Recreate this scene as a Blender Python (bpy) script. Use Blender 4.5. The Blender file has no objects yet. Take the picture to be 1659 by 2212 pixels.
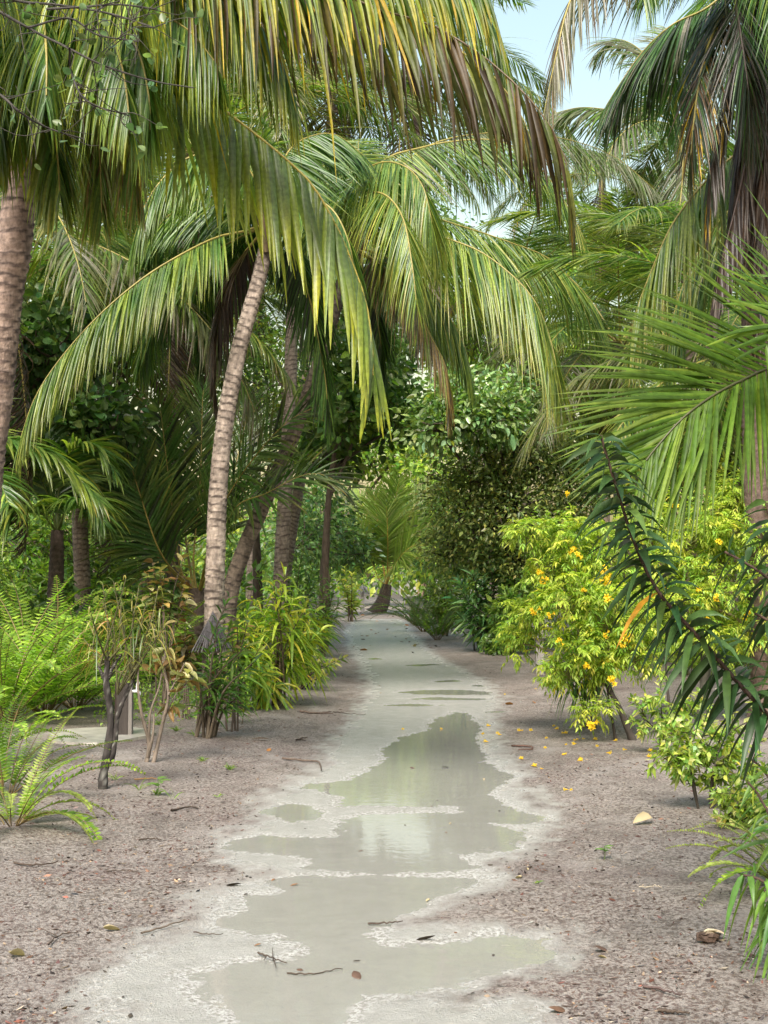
import bpy, math, random
import numpy as np
from mathutils import Vector, Matrix

# ------------------------------------------------------------------ camera, sky, sun, exposure
SC = bpy.context.scene
F, CX, CY, HY, EYE = 2957.0, 829.5, 1106.0, 1239.0, 1.55
TH = math.atan((HY - CY) / F)
cam = bpy.data.cameras.new('camera'); cam_ob = bpy.data.objects.new('camera', cam)
SC.collection.objects.link(cam_ob); SC.camera = cam_ob
cam.sensor_fit = 'VERTICAL'; cam.sensor_height = 24.0; cam.lens = 24.0 * F / 2212.0
cam.clip_start = 0.05; cam.clip_end = 2000
cam_ob.location = (0, 0, EYE); cam_ob.rotation_euler = (math.pi / 2 + TH, 0, 0)

SUN_EL, SUN_AZ = math.radians(50), math.radians(-163)      # azimuth from +Y, clockwise seen from above
world = bpy.data.worlds.new('World'); SC.world = world; world.use_nodes = True
wn = world.node_tree.nodes; wl = world.node_tree.links
sky = wn.new('ShaderNodeTexSky'); sky.sky_type = 'NISHITA'; sky.sun_disc = False
sky.sun_elevation = SUN_EL; sky.sun_rotation = SUN_AZ
sky.air_density = 2.2; sky.dust_density = 4.0; sky.ozone_density = 1.0
wn['Background'].inputs[1].default_value = 0.15
wl.new(sky.outputs[0], wn['Background'].inputs[0])
sun = bpy.data.lights.new('sun', 'SUN'); sun.energy = 4.2; sun.angle = math.radians(22); sun.color = (1, 0.96, 0.9)
sun_ob = bpy.data.objects.new('sun', sun); SC.collection.objects.link(sun_ob)
sd_ = Vector((math.sin(SUN_AZ) * math.cos(SUN_EL), math.cos(SUN_AZ) * math.cos(SUN_EL), math.sin(SUN_EL)))
sun_ob.rotation_euler = (-sd_).to_track_quat('-Z', 'Y').to_euler(); sun_ob.location = sd_ * 60
SC.view_settings.view_transform = 'Standard'; SC.view_settings.look = 'None'
SC.view_settings.gamma = 1.0; SC.view_settings.use_curve_mapping = False
SC.view_settings.exposure = 0.9
SC.render.engine = 'CYCLES'
cy = SC.cycles
cy.max_bounces = 6; cy.diffuse_bounces = 3; cy.glossy_bounces = 2; cy.transmission_bounces = 4; cy.transparent_max_bounces = 8
cy.caustics_reflective = False; cy.caustics_refractive = False; cy.sample_clamp_indirect = 6.0
cy.use_denoising = True; cy.adaptive_threshold = 0.02
try: cy.denoiser = 'OPENIMAGEDENOISE'
except Exception: pass

# ------------------------------------------------------------------ helpers
rng = np.random.default_rng(11)
random.seed(11)
A = np.array
def nrm(v):
    v = np.asarray(v, float)
    return v / np.maximum(np.linalg.norm(v, axis=-1, keepdims=True), 1e-9)
def P(x, y, d):
    """point at distance d ahead that is seen in direction (x, y) of the survey photo"""
    u, v = (x - CX) / F, (CY - y) / F
    s = d / (math.cos(TH) - v * math.sin(TH))
    return A([s * u, d, EYE + s * (math.sin(TH) + v * math.cos(TH))])
def G(x, y):
    """ground point (z = 0)"""
    u, v = (x - CX) / F, (CY - y) / F
    s = -EYE / (math.sin(TH) + v * math.cos(TH))
    return A([s * u, s * (math.cos(TH) - v * math.sin(TH)), 0.0])
def PP(pts): return A([P(*p) for p in pts])
def px(n, d): return n * d / F                      # n survey pixels at distance d, in metres

class Buf:
    def __init__(s): s.v = []; s.q = []; s.t = []; s.c = []; s.n = 0; s.qm = []; s.tm = []
    def add(s, V, Q, C, m=0):
        V = np.asarray(V, float).reshape(-1, 3); Q = np.asarray(Q, int)
        C = np.asarray(C, float)
        if C.ndim == 1: C = np.repeat(C[None], len(V), 0)
        s.v.append(V); s.c.append(C)
        if Q.shape[1] == 4: s.q.append(Q + s.n); s.qm.append(np.full(len(Q), m))
        else: s.t.append(Q + s.n); s.tm.append(np.full(len(Q), m))
        s.n += len(V)

COLL = SC.collection
def mesh_from(name, b, mats, origin=(0, 0, 0), smooth=True, attrs=None):
    me = bpy.data.meshes.new(name)
    V = np.concatenate(b.v) - np.asarray(origin, float)
    q = np.concatenate(b.q) if b.q else np.zeros((0, 4), int)
    t = np.concatenate(b.t) if b.t else np.zeros((0, 3), int)
    me.vertices.add(len(V)); me.vertices.foreach_set('co', V.astype(np.float32).ravel())
    loops = np.concatenate([q.ravel(), t.ravel()]).astype(np.int32)
    me.loops.add(len(loops)); me.loops.foreach_set('vertex_index', loops)
    np_ = len(q) + len(t)
    me.polygons.add(np_)
    st = np.concatenate([np.arange(len(q)) * 4, len(q) * 4 + np.arange(len(t)) * 3]).astype(np.int32)
    me.polygons.foreach_set('loop_start', st)
    mi = np.concatenate(b.qm + b.tm).astype(np.int32)
    me.polygons.foreach_set('material_index', mi)
    me.polygons.foreach_set('use_smooth', np.full(np_, smooth))
    ca = me.attributes.new('Col', 'FLOAT_COLOR', 'POINT')
    C = np.concatenate(b.c); C4 = np.ones((len(C), 4), np.float32); C4[:, :3] = C
    ca.data.foreach_set('color', C4.ravel())
    for k, a in (attrs or {}).items():
        at = me.attributes.new(k, 'FLOAT', 'POINT'); at.data.foreach_set('value', np.asarray(a, np.float32))
    me.update(calc_edges=True)
    for m in (mats if isinstance(mats, (list, tuple)) else [mats]): me.materials.append(m)
    return me
def link(name, data, parent=None, loc=(0, 0, 0), rot=None, scale=None):
    o = bpy.data.objects.new(name, data); COLL.objects.link(o); o.location = loc
    if rot is not None: o.rotation_euler = rot
    if scale is not None: o.scale = scale if hasattr(scale, '__len__') else (scale,) * 3
    if parent is not None: o.parent = parent
    return o
def mk(name, b, mats, parent=None, origin=(0, 0, 0), smooth=True, stuff=False, attrs=None):
    """mesh built in world coordinates; origin = the thing's base point"""
    o = link(name, mesh_from(name, b, mats, origin, smooth, attrs), parent, (0, 0, 0) if parent is not None else origin)
    if stuff: o['kind'] = 'stuff'
    return o
def tag(o, label, cat, group=None, kind=None):
    o['label'] = label; o['category'] = cat
    if group: o['group'] = group
    if kind: o['kind'] = kind
    return o
def thing(name, label, cat, loc, group=None, rz=0):
    return tag(link(name, None, None, tuple(loc), (0, 0, rz)), label, cat, group)
def struct(o):
    o['kind'] = 'structure'; return o

def spline(p, n):
    """Catmull-Rom resampled at n points, roughly even in arc length"""
    p = np.asarray(p, float)
    q = np.vstack([2 * p[0] - p[1], p, 2 * p[-1] - p[-2]])
    out = []
    for i in range(1, len(q) - 2):
        t = np.linspace(0, 1, 12, endpoint=False)[:, None]
        a, b, c, d = q[i - 1], q[i], q[i + 1], q[i + 2]
        out.append(0.5 * ((2 * b) + (-a + c) * t + (2 * a - 5 * b + 4 * c - d) * t ** 2 + (-a + 3 * b - 3 * c + d) * t ** 3))
    out = np.vstack(out + [p[-1:]])
    s = np.concatenate([[0], np.cumsum(np.linalg.norm(np.diff(out, axis=0), axis=1))])
    u = np.linspace(0, s[-1], n)
    return np.stack([np.interp(u, s, out[:, k]) for k in range(3)], 1)

def tube(b, pts, rad, col, n=7, m=0, flat=1.0, cap=False):
    pts = np.asarray(pts, float); k = len(pts)
    rad = np.broadcast_to(np.asarray(rad, float), (k,))
    T = nrm(np.gradient(pts, axis=0))
    ref = A([0.0, 0, 1]) if abs(T[0][2]) < 0.9 else A([1.0, 0, 0])
    U = np.zeros_like(T); u = nrm(np.cross(T[0], ref))
    for i in range(k):
        u = nrm(u - T[i] * (u @ T[i])); U[i] = u
    W = np.cross(T, U)
    a = np.linspace(0, 2 * np.pi, n, endpoint=False)
    ring = (U[:, None] * np.cos(a)[None, :, None] + W[:, None] * (np.sin(a) * flat)[None, :, None])
    V = pts[:, None] + ring * rad[:, None, None]
    i = np.arange(k - 1)[:, None] * n; j = np.arange(n)[None]; j2 = (j + 1) % n
    Q = np.stack([i + j, i + j2, i + n + j2, i + n + j], -1).reshape(-1, 4)
    col = np.asarray(col, float)
    if col.ndim == 2 and len(col) == k: col = np.repeat(col, n, 0)
    b.add(V, Q, col, m)
    if cap:
        cc = col if col.ndim == 1 else col[-1]
        b.add(np.vstack([V[-1], pts[-1:]]), A([[q, (q + 1) % n, n] for q in range(n)]), cc, m)

def box(b, c, size, col, m=0, rz=0.0, taper=1.0):
    x, y, z = A(size) / 2
    V = A([[-x, -y, -z], [x, -y, -z], [x, y, -z], [-x, y, -z], [-x * taper, -y * taper, z], [x * taper, -y * taper, z], [x * taper, y * taper, z], [-x * taper, y * taper, z]])
    ca, sa = math.cos(rz), math.sin(rz)
    V = V @ A([[ca, sa, 0], [-sa, ca, 0], [0, 0, 1]]) + A(c)
    b.add(V, A([[0, 3, 2, 1], [4, 5, 6, 7], [0, 1, 5, 4], [1, 2, 6, 5], [2, 3, 7, 6], [3, 0, 4, 7]]), col, m)

LEAF_W = {'ovate': ([0, .12, .35, .65, .88, 1], [.06, .62, 1, .82, .4, .03]),
          'lance': ([0, .15, .4, .7, 1], [.12, .75, 1, .7, .02]),
          'strap': ([0, .15, .35, .55, .75, .9, 1], [.4, .85, 1, 1, .85, .5, .04]),
          'small': ([0, .4, 1], [.08, 1, .03])}
def leaves(b, pos, d, up, L, W, col, shape='ovate', bend=0.2, grav=None, fold=0.18, m=0, tipcol=None):
    """leaf blades: base points, directions, upper-side normals; folded along the midrib and bent"""
    t, w = map(np.asarray, LEAF_W[shape]); r = len(t); N = len(pos)
    pos = np.asarray(pos, float); d = nrm(d); up = np.asarray(up, float)
    s = nrm(np.cross(d, up)); n = np.cross(s, d)
    L = np.broadcast_to(L, (N,)); W = np.broadcast_to(W, (N,)); bend = np.broadcast_to(bend, (N,))
    g = -n if grav is None else np.broadcast_to(A([0, 0, -1.0]), (N, 3))
    c = pos[:, None] + L[:, None, None] * (d[:, None] * t[None, :, None] + g[:, None] * (bend[:, None] * t[None] ** 2)[..., None])
    tan = d[:, None] + 2 * (bend[:, None] * t[None])[..., None] * g[:, None]
    nn = nrm(np.cross(s[:, None], tan))
    hw = 0.5 * W[:, None] * w[None]
    off = s[:, None] * hw[..., None]
    V = np.stack([c - off + nn * (hw * fold)[..., None], c - nn * (hw * fold)[..., None], c + off + nn * (hw * fold)[..., None]], 2)
    base = (np.arange(N) * r * 3)[:, None, None] + (np.arange(r - 1) * 3)[None, :, None] + np.arange(2)[None, None]
    Q = np.stack([base, base + 1, base + 4, base + 3], -1).reshape(-1, 4)
    col = np.asarray(col, float)
    if col.ndim == 1: col = np.repeat(col[None], N, 0)
    C = np.repeat(col[:, None], r, 1)
    if tipcol is not None:
        f = (t ** 2)[None, :, None]; C = C * (1 - f) + np.broadcast_to(np.asarray(tipcol, float), (N, 3))[:, None] * f
    C = np.repeat(C[:, :, None], 3, 2).reshape(-1, 3)
    b.add(V.reshape(-1, 3), Q, C, m)

def vary(col, n, s=0.2, hue=0.12):
    col = np.asarray(col, float)
    k = np.exp(rng.normal(0, s, (n, 1))); h = rng.normal(0, hue, (n, 1))
    return np.clip(col * k * np.concatenate([1 + h, np.ones((n, 1)), 1 - h], 1), 0.002, 0.9)
def mixcols(cols, wts, n, s=0.2):
    i = rng.choice(len(cols), n, p=A(wts) / sum(wts)); return vary(A(cols)[i], n, s)
def rdir(n):
    return nrm(rng.normal(size=(n, 3)))

class Noise2:
    def __init__(s, seed, n=64): s.g = np.random.default_rng(seed).random((n, n)); s.n = n
    def __call__(s, x, y):
        x = np.asarray(x, float); y = np.asarray(y, float)
        i = np.floor(x).astype(int); j = np.floor(y).astype(int); fx = x - i; fy = y - j
        fx = fx * fx * (3 - 2 * fx); fy = fy * fy * (3 - 2 * fy); n = s.n
        g = s.g
        a = g[i % n, j % n]; b_ = g[(i + 1) % n, j % n]; c = g[i % n, (j + 1) % n]; d = g[(i + 1) % n, (j + 1) % n]
        return (a * (1 - fx) + b_ * fx) * (1 - fy) + (c * (1 - fx) + d * fx) * fy
N1, N2, N3 = Noise2(1), Noise2(2), Noise2(3)
def sstep(a, b, x):
    t = np.clip((x - a) / (b - a), 0, 1); return t * t * (3 - 2 * t)

# ------------------------------------------------------------------ materials
def new_mat(name):
    m = bpy.data.materials.new(name); m.use_nodes = True
    nt = m.node_tree; return m, nt.nodes, nt.links, nt.nodes['Principled BSDF']
def leaf_mat(name, rough=0.38, trans=0.32, spec=0.5, var=0.25, scale=30):
    m, n, l, p = new_mat(name)
    at = n.new('ShaderNodeAttribute'); at.attribute_name = 'Col'
    geo = n.new('ShaderNodeTexCoord'); nz = n.new('ShaderNodeTexNoise'); nz.inputs['Scale'].default_value = scale; nz.inputs['Detail'].default_value = 2
    l.new(geo.outputs['Object'], nz.inputs['Vector'])
    mr = n.new('ShaderNodeMapRange'); mr.inputs[1].default_value = .3; mr.inputs[2].default_value = .7
    mr.inputs[3].default_value = 1 - var; mr.inputs[4].default_value = 1 + var
    l.new(nz.outputs[0], mr.inputs[0])
    mx = n.new('ShaderNodeVectorMath'); mx.operation = 'SCALE'; l.new(at.outputs['Color'], mx.inputs[0]); l.new(mr.outputs[0], mx.inputs['Scale'])
    l.new(mx.outputs[0], p.inputs['Base Color'])
    p.inputs['Roughness'].default_value = rough; p.inputs['Specular IOR Level'].default_value = spec
    tr = n.new('ShaderNodeBsdfTranslucent')
    tm = n.new('ShaderNodeVectorMath'); tm.operation = 'MULTIPLY'; tm.inputs[1].default_value = (1.38, 1.6, 0.65)
    l.new(mx.outputs[0], tm.inputs[0]); l.new(tm.outputs[0], tr.inputs[0])
    ms = n.new('ShaderNodeMixShader'); ms.inputs[0].default_value = trans
    l.new(p.outputs[0], ms.inputs[1]); l.new(tr.outputs[0], ms.inputs[2])
    l.new(ms.outputs[0], n['Material Output'].inputs[0])
    return m
def plain_mat(name, rough=0.7, scale=20, var=0.3, bump=0.3, bscale=None, spec=0.4, stretch=(1, 1, 1)):
    m, n, l, p = new_mat(name)
    at = n.new('ShaderNodeAttribute'); at.attribute_name = 'Col'
    tc = n.new('ShaderNodeTexCoord'); mp = n.new('ShaderNodeMapping'); mp.inputs['Scale'].default_value = stretch
    l.new(tc.outputs['Object'], mp.inputs[0])
    nz = n.new('ShaderNodeTexNoise'); nz.inputs['Scale'].default_value = scale; nz.inputs['Detail'].default_value = 6; nz.inputs['Roughness'].default_value = .65
    l.new(mp.outputs[0], nz.inputs['Vector'])
    mr = n.new('ShaderNodeMapRange'); mr.inputs[1].default_value = .3; mr.inputs[2].default_value = .7
    mr.inputs[3].default_value = 1 - var; mr.inputs[4].default_value = 1 + var; l.new(nz.outputs[0], mr.inputs[0])
    mx = n.new('ShaderNodeVectorMath'); mx.operation = 'SCALE'; l.new(at.outputs['Color'], mx.inputs[0]); l.new(mr.outputs[0], mx.inputs['Scale'])
    l.new(mx.outputs[0], p.inputs['Base Color'])
    p.inputs['Roughness'].default_value = rough; p.inputs['Specular IOR Level'].default_value = spec
    if bump:
        nb = n.new('ShaderNodeTexNoise'); nb.inputs['Scale'].default_value = bscale or scale * 2; nb.inputs['Detail'].default_value = 5
        l.new(mp.outputs[0], nb.inputs['Vector'])
        bp = n.new('ShaderNodeBump'); bp.inputs['Strength'].default_value = bump; bp.inputs['Distance'].default_value = 0.02
        l.new(nb.outputs[0], bp.inputs['Height']); l.new(bp.outputs[0], p.inputs['Normal'])
    return m
M_PALM = leaf_mat('palm_leaf', 0.36, 0.42, 0.5)
M_LEAF = leaf_mat('broad_leaf', 0.36, 0.4, 0.45)
M_SOFT = leaf_mat('soft_leaf', 0.5, 0.45, 0.35)
M_GLOSS = leaf_mat('glossy_leaf', 0.3, 0.3, 0.5)
M_NEAR = leaf_mat('near_leaf', 0.45, 0.42, 0.3)
M_LONG = leaf_mat('long_leaf', 0.42, 0.25, 0.3)
M_DRY = leaf_mat('dry_leaf', 0.75, 0.12, 0.2, 0.3, 15)
M_STALK = plain_mat('stalk', 0.45, 12, 0.25, 0.15)
M_TRUNK = plain_mat('palm_bark', 0.8, 26, 0.45, 0.5, 60, 0.25, (1, 1, 0.6))
M_BARK = plain_mat('bark', 0.85, 18, 0.4, 0.6, 40, 0.2, (1, 1, 0.35))
M_WOOD = plain_mat('weathered_wood', 0.8, 14, 0.35, 0.35, 50, 0.2, (1, 1, 0.15))
M_CONC = plain_mat('concrete', 0.8, 25, 0.25, 0.3, 80, 0.3)
M_PLASTIC = plain_mat('white_plastic', 0.35, 10, 0.06, 0.0)
M_PETAL = leaf_mat('petal', 0.5, 0.35, 0.3, 0.12, 40)
# ------------------------------------------------------------------ ground, path and standing water
def gpoly(pts): return A([G(*p)[:2] for p in pts])
POOLS = [gpoly(p) for p in (
    [(978,1537),(1017,1541),(1043,1571),(1034,1597),(1052,1627),(1056,1649),(1082,1662),(1116,1679),(1095,1696),(1064,1717),(1090,1735),(1120,1752),(1168,1763),(1179,1770),(1165,1778),(1072,1780),(1132,1795),(1126,1817),(1109,1834),(1053,1845),(976,1840),(997,1866),(1040,1873),(946,1884),(820,1886),(665,1876),(676,1857),(620,1845),(474,1834),(508,1817),(564,1807),(699,1809),(744,1789),(730,1770),(800,1757),(980,1755),(985,1744),(800,1742),(721,1744),(729,1726),(690,1709),(635,1704),(656,1696),(729,1687),(789,1666),(815,1640),(828,1614),(858,1593),(914,1580),(935,1554)],
    [(592,1897),(665,1893),(822,1892),(946,1894),(1025,1902),(980,1930),(924,1955),(851,1980),(830,2000),(800,2020),(834,2040),(900,2045),(970,2040),(1036,2025),(1115,2018),(1171,2031),(1199,2059),(1171,2082),(1104,2093),(1036,2112),(974,2129),(912,2143),(789,2152),(744,2183),(749,2260),(513,2260),(485,2171),(418,2143),(418,2104),(496,2084),(598,2076),(688,2059),(660,2035),(600,2018),(463,2003),(468,1986),(530,1969),(536,1935),(626,1924),(570,1907)],
    [(562,1755),(580,1742),(625,1735),(680,1742),(697,1756),(680,1770),(630,1775),(580,1768)],
    [(845,1496),(900,1491),(1000,1489),(1056,1494),(1075,1500),(1000,1502),(900,1500)],
    [(867,1510),(940,1506),(1056,1509),(1040,1513),(930,1513)],
    [(806,1524),(880,1520),(980,1523),(900,1527)],
    [(1013,1481),(1030,1478),(1053,1482),(1035,1484)],
    [(867,1437),(930,1434),(960,1436),(900,1440)],
    [(789,1423),(815,1420),(828,1424),(805,1426)],
    [(930,1471),(985,1468),(1000,1472),(950,1475)],
    [(1040,1538),(1085,1534),(1100,1538),(1060,1541)])]
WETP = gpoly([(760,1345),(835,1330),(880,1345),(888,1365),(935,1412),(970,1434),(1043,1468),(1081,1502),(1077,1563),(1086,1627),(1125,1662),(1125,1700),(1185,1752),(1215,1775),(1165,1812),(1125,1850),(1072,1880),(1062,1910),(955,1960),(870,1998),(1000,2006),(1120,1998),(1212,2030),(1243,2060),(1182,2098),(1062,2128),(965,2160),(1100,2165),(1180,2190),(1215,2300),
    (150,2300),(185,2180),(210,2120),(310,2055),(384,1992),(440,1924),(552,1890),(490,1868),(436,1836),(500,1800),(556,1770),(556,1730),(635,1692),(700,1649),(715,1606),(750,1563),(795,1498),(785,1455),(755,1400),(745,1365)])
def poly_sd(p, x, y):
    """signed distance to a polygon, negative inside"""
    d2 = np.full(x.shape, 1e18); ins = np.zeros(x.shape, bool)
    for i in range(len(p)):
        a, b = p[i], p[(i + 1) % len(p)]
        e = b - a; L2 = e @ e
        t = np.clip(((x - a[0]) * e[0] + (y - a[1]) * e[1]) / L2, 0, 1)
        d2 = np.minimum(d2, (x - a[0] - t * e[0]) ** 2 + (y - a[1] - t * e[1]) ** 2)
        c = (a[1] > y) != (b[1] > y)
        if abs(e[1]) > 1e-12: ins ^= c & (x < a[0] + (y - a[1]) / e[1] * e[0])
    return np.where(ins, -1, 1) * np.sqrt(d2)
def fields(x, y):
    """wetness 0..1, height"""
    near = (x > -3) & (x < 3) & (y > 3) & (y < 46)
    pool = np.full(x.shape, 3.0); wet = np.full(x.shape, 3.0)
    xn, yn = x[near], y[near]
    wob = (N1(xn * 7, yn * 5) - .5) * .08 + (N2(xn * 26, yn * 20) - .5) * .035 + (N3(xn * 60, yn * 45) - .5) * .03
    k = np.clip(yn / 9, 1, 3)
    pl = np.min([poly_sd(p, xn, yn) for p in POOLS], 0) + wob + .03 * sstep(7.5, 10, yn)
    pool[near] = pl; wet[near] = poly_sd(WETP, xn, yn) + wob * 2.2
    h = np.clip(pool, -.12, .25) * 0.05
    h += 0.0034 * (N3(x * 22, y * 16) - .5) + .0026 * (N2(x * 55 + 9, y * 45) - .5)
    out = sstep(0.02, 0.9, wet)
    h += out * (0.012 + 0.03 * N1(x * 1.3 + 5, y * .8) + .006 * (N2(x * 7, y * 5) - .3))
    h += sstep(1.5, 6, np.abs(x)) * 0.05 * N3(x * .5, y * .4)
    h = np.where(pool > 0.06, np.maximum(h, 0.0022), h)
    return pool, wet, h
def ground_z(x, y):
    return float(fields(A([float(x)]), A([float(y)]))[2][0])

ys = [-250, -120, -60, -30, -15, -6, 0, 2, 3, 3.6]
y = 4.0
while y < 46: ys.append(y); y += max(0.012, 0.0045 * y)
while y < 420: ys.append(y); y *= 1.07
xs = list(np.arange(-1.7, 1.7001, 0.018))
x = 1.72; st = 0.03
while x < 320:
    xs.append(x); xs.insert(0, -x); x += st; st *= 1.07
xs = A(sorted(xs)); ys = A(ys)
X, Y = np.meshgrid(xs, ys)
pool, wet, H = fields(X.ravel(), Y.ravel())
nx, ny = len(xs), len(ys)
b = Buf()
i = np.arange(ny - 1)[:, None] * nx + np.arange(nx - 1)[None]
Q = np.stack([i, i + 1, i + nx + 1, i + nx], -1).reshape(-1, 4)
b.add(np.stack([X.ravel(), Y.ravel(), H], 1), Q, A([.4, .35, .3]))
def ground_mat():
    m, n, l, p = new_mat('wet_coral_sand')
    tc = n.new('ShaderNodeTexCoord')
    def noise(scale, detail=4, rough=.6, st=(1, 1, 1)):
        mp = n.new('ShaderNodeMapping'); mp.inputs['Scale'].default_value = st; l.new(tc.outputs['Object'], mp.inputs[0])
        z = n.new('ShaderNodeTexNoise'); z.inputs['Scale'].default_value = scale; z.inputs['Detail'].default_value = detail; z.inputs['Roughness'].default_value = rough
        l.new(mp.outputs[0], z.inputs['Vector']); return z.outputs[0]
    def ramp(src, a, b_, c0, c1):
        r = n.new('ShaderNodeMapRange'); r.inputs[1].default_value = a; r.inputs[2].default_value = b_; r.inputs[3].default_value = c0; r.inputs[4].default_value = c1
        l.new(src, r.inputs[0]); return r.outputs[0]
    def mix(f, a, b_):
        x_ = n.new('ShaderNodeMix'); x_.data_type = 'RGBA'
        if isinstance(f, float): x_.inputs[0].default_value = f
        else: l.new(f, x_.inputs[0])
        for k, v in ((6, a), (7, b_)):
            if isinstance(v, tuple): x_.inputs[k].default_value = (*v, 1)
            else: l.new(v, x_.inputs[k])
        return x_.outputs[2]
    w = n.new('ShaderNodeAttribute'); w.attribute_name = 'wet'
    dp = n.new('ShaderNodeAttribute'); dp.attribute_name = 'depth'
    big = noise(1.1, 4, .6); mid = noise(7, 5, .65); fine = noise(48, 5, .75, (1, .8, 1)); spk = noise(105, 4, .75, (1, .8, 1))
    # dry side: sand strewn with brown and wine-red crumbs
    sand = mix(ramp(mid, .35, .65, 0, 1), (.28, .243, .214), (.375, .328, .293))
    crumbs = mix(ramp(big, .4, .62, 0, 1), (.095, .068, .052), (.11, .062, .05))
    dry = mix(ramp(fine, .46, .56, 0, .9), sand, crumbs)
    dry = mix(ramp(spk, .56, .62, 0, .75), dry, (.05, .035, .03))
    stain = noise(.8, 5, .6)
    dry = mix(ramp(stain, .54, .68, 0, .4), dry, (.12, .07, .066))
    drift = noise(2.6, 5, .7, (1, .6, 1))
    dry = mix(ramp(drift, .52, .64, 0, .45), dry, (.075, .058, .048))
    bare = noise(1.7, 4, .6, (1, .7, 1))
    dry = mix(ramp(bare, .54, .68, 0, .55), dry, (.365, .325, .295))
    # washed path: pale grey sand
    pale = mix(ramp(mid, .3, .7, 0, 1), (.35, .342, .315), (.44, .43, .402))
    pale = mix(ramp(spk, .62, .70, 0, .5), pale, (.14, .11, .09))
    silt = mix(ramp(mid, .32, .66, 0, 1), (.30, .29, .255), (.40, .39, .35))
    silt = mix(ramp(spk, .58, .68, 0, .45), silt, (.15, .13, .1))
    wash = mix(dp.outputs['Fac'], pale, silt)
    rim_sheen = n.new('ShaderNodeAttribute'); rim_sheen.attribute_name = 'rim_sheen'
    white = mix(ramp(fine, .44, .56, 0, 1), (.27, .25, .225), (.64, .63, .61))  # sky mirrored in the wet grains at the waterline, painted in as white
    wash = mix(rim_sheen.outputs['Fac'], wash, white)
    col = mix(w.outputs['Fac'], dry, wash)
    fo = n.new('ShaderNodeAttribute'); fo.attribute_name = 'humus'
    soil = mix(ramp(fine, .4, .6, 0, 1), (.05, .038, .028), (.11, .085, .06))
    col = mix(fo.outputs['Fac'], col, soil)
    l.new(col, p.inputs['Base Color'])
    rg = n.new('ShaderNodeMapRange'); rg.inputs[3].default_value = .62; rg.inputs[4].default_value = .24; l.new(w.outputs['Fac'], rg.inputs[0])
    l.new(rg.outputs[0], p.inputs['Roughness']); p.inputs['Specular IOR Level'].default_value = .5
    # relief: grains
    ad = n.new('ShaderNodeMath'); ad.operation = 'ADD'; l.new(fine, ad.inputs[0]); l.new(spk, ad.inputs[1])
    bp = n.new('ShaderNodeBump'); bp.inputs['Distance'].default_value = .02; bp.inputs['Strength'].default_value = 1.0
    l.new(ad.outputs[0], bp.inputs['Height']); l.new(bp.outputs[0], p.inputs['Normal'])
    return m
xf, yf = X.ravel(), Y.ravel()
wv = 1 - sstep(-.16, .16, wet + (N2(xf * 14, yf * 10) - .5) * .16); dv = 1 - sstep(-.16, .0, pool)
rim_sheen = .8 * (1 - sstep(.02, .13, pool + (N3(xf * 17, yf * 12) - .5) * .06)) * sstep(-.03, .02, pool); rim_sheen = np.maximum(rim_sheen, .7 * (1 - sstep(.0, .12, np.abs(wet + .05))) * sstep(-.03, .02, pool))
hm = np.maximum(sstep(15, 17.5, yf + N1(xf, yf * .5) * 1.5) * sstep(-2.1, -2.6, xf + N2(xf, yf) * .5), sstep(21.5, 24, yf + N1(xf, yf * .5)) * sstep(3.0, 3.6, xf))
hm = np.maximum(hm, sstep(27, 31, yf) * sstep(1.9, 2.4, np.abs(xf + .2))); hm = np.maximum(hm, sstep(70, 90, yf))
ground = struct(mk('ground', b, ground_mat(), attrs={'wet': wv, 'depth': dv, 'rim_sheen': rim_sheen, 'humus': hm}))

def water_mat():
    m, n, l, p = new_mat('puddle_water'); n.remove(p)
    fr = n.new('ShaderNodeFresnel'); fr.inputs[0].default_value = 1.33
    gl = n.new('ShaderNodeBsdfGlossy'); gl.inputs['Roughness'].default_value = .03
    tr = n.new('ShaderNodeBsdfTransparent'); tr.inputs[0].default_value = (.95, .96, .92, 1)
    tc = n.new('ShaderNodeTexCoord'); nz = n.new('ShaderNodeTexNoise'); nz.inputs['Scale'].default_value = 14; nz.inputs['Detail'].default_value = 3
    l.new(tc.outputs['Object'], nz.inputs['Vector'])
    bp = n.new('ShaderNodeBump'); bp.inputs['Strength'].default_value = .06; bp.inputs['Distance'].default_value = .01
    l.new(nz.outputs[0], bp.inputs['Height']); l.new(bp.outputs[0], gl.inputs['Normal'])
    df = n.new('ShaderNodeBsdfDiffuse'); df.inputs[0].default_value = (.42, .412, .37, 1)      # silt stirred up by the rain
    mk_ = n.new('ShaderNodeMixShader'); mk_.inputs[0].default_value = .38; l.new(tr.outputs[0], mk_.inputs[1]); l.new(df.outputs[0], mk_.inputs[2])
    ms = n.new('ShaderNodeMixShader'); l.new(fr.outputs[0], ms.inputs[0]); l.new(mk_.outputs[0], ms.inputs[1]); l.new(gl.outputs[0], ms.inputs[2])
    l.new(ms.outputs[0], n['Material Output'].inputs[0]); return m
b = Buf()
gx = np.linspace(-1.6, 1.6, 9); gy = np.linspace(3.7, 27, 40); X2, Y2 = np.meshgrid(gx, gy)
i = np.arange(39)[:, None] * 9 + np.arange(8)[None]
b.add(np.stack([X2.ravel(), Y2.ravel(), np.zeros(X2.size)], 1), np.stack([i, i + 1, i + 10, i + 9], -1).reshape(-1, 4), A([1, 1, 1]))
struct(mk('puddle_water', b, water_mat()))
# ------------------------------------------------------------------ coconut palms
GREEN, MID, YGRN, YEL, BRN, GREY, DARK = A([.05, .115, .022]), A([.1, .172, .032]), A([.2, .262, .04]), A([.52, .34, .02]), A([.13, .08, .04]), A([.2, .185, .14]), A([.03, .045, .02])

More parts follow.
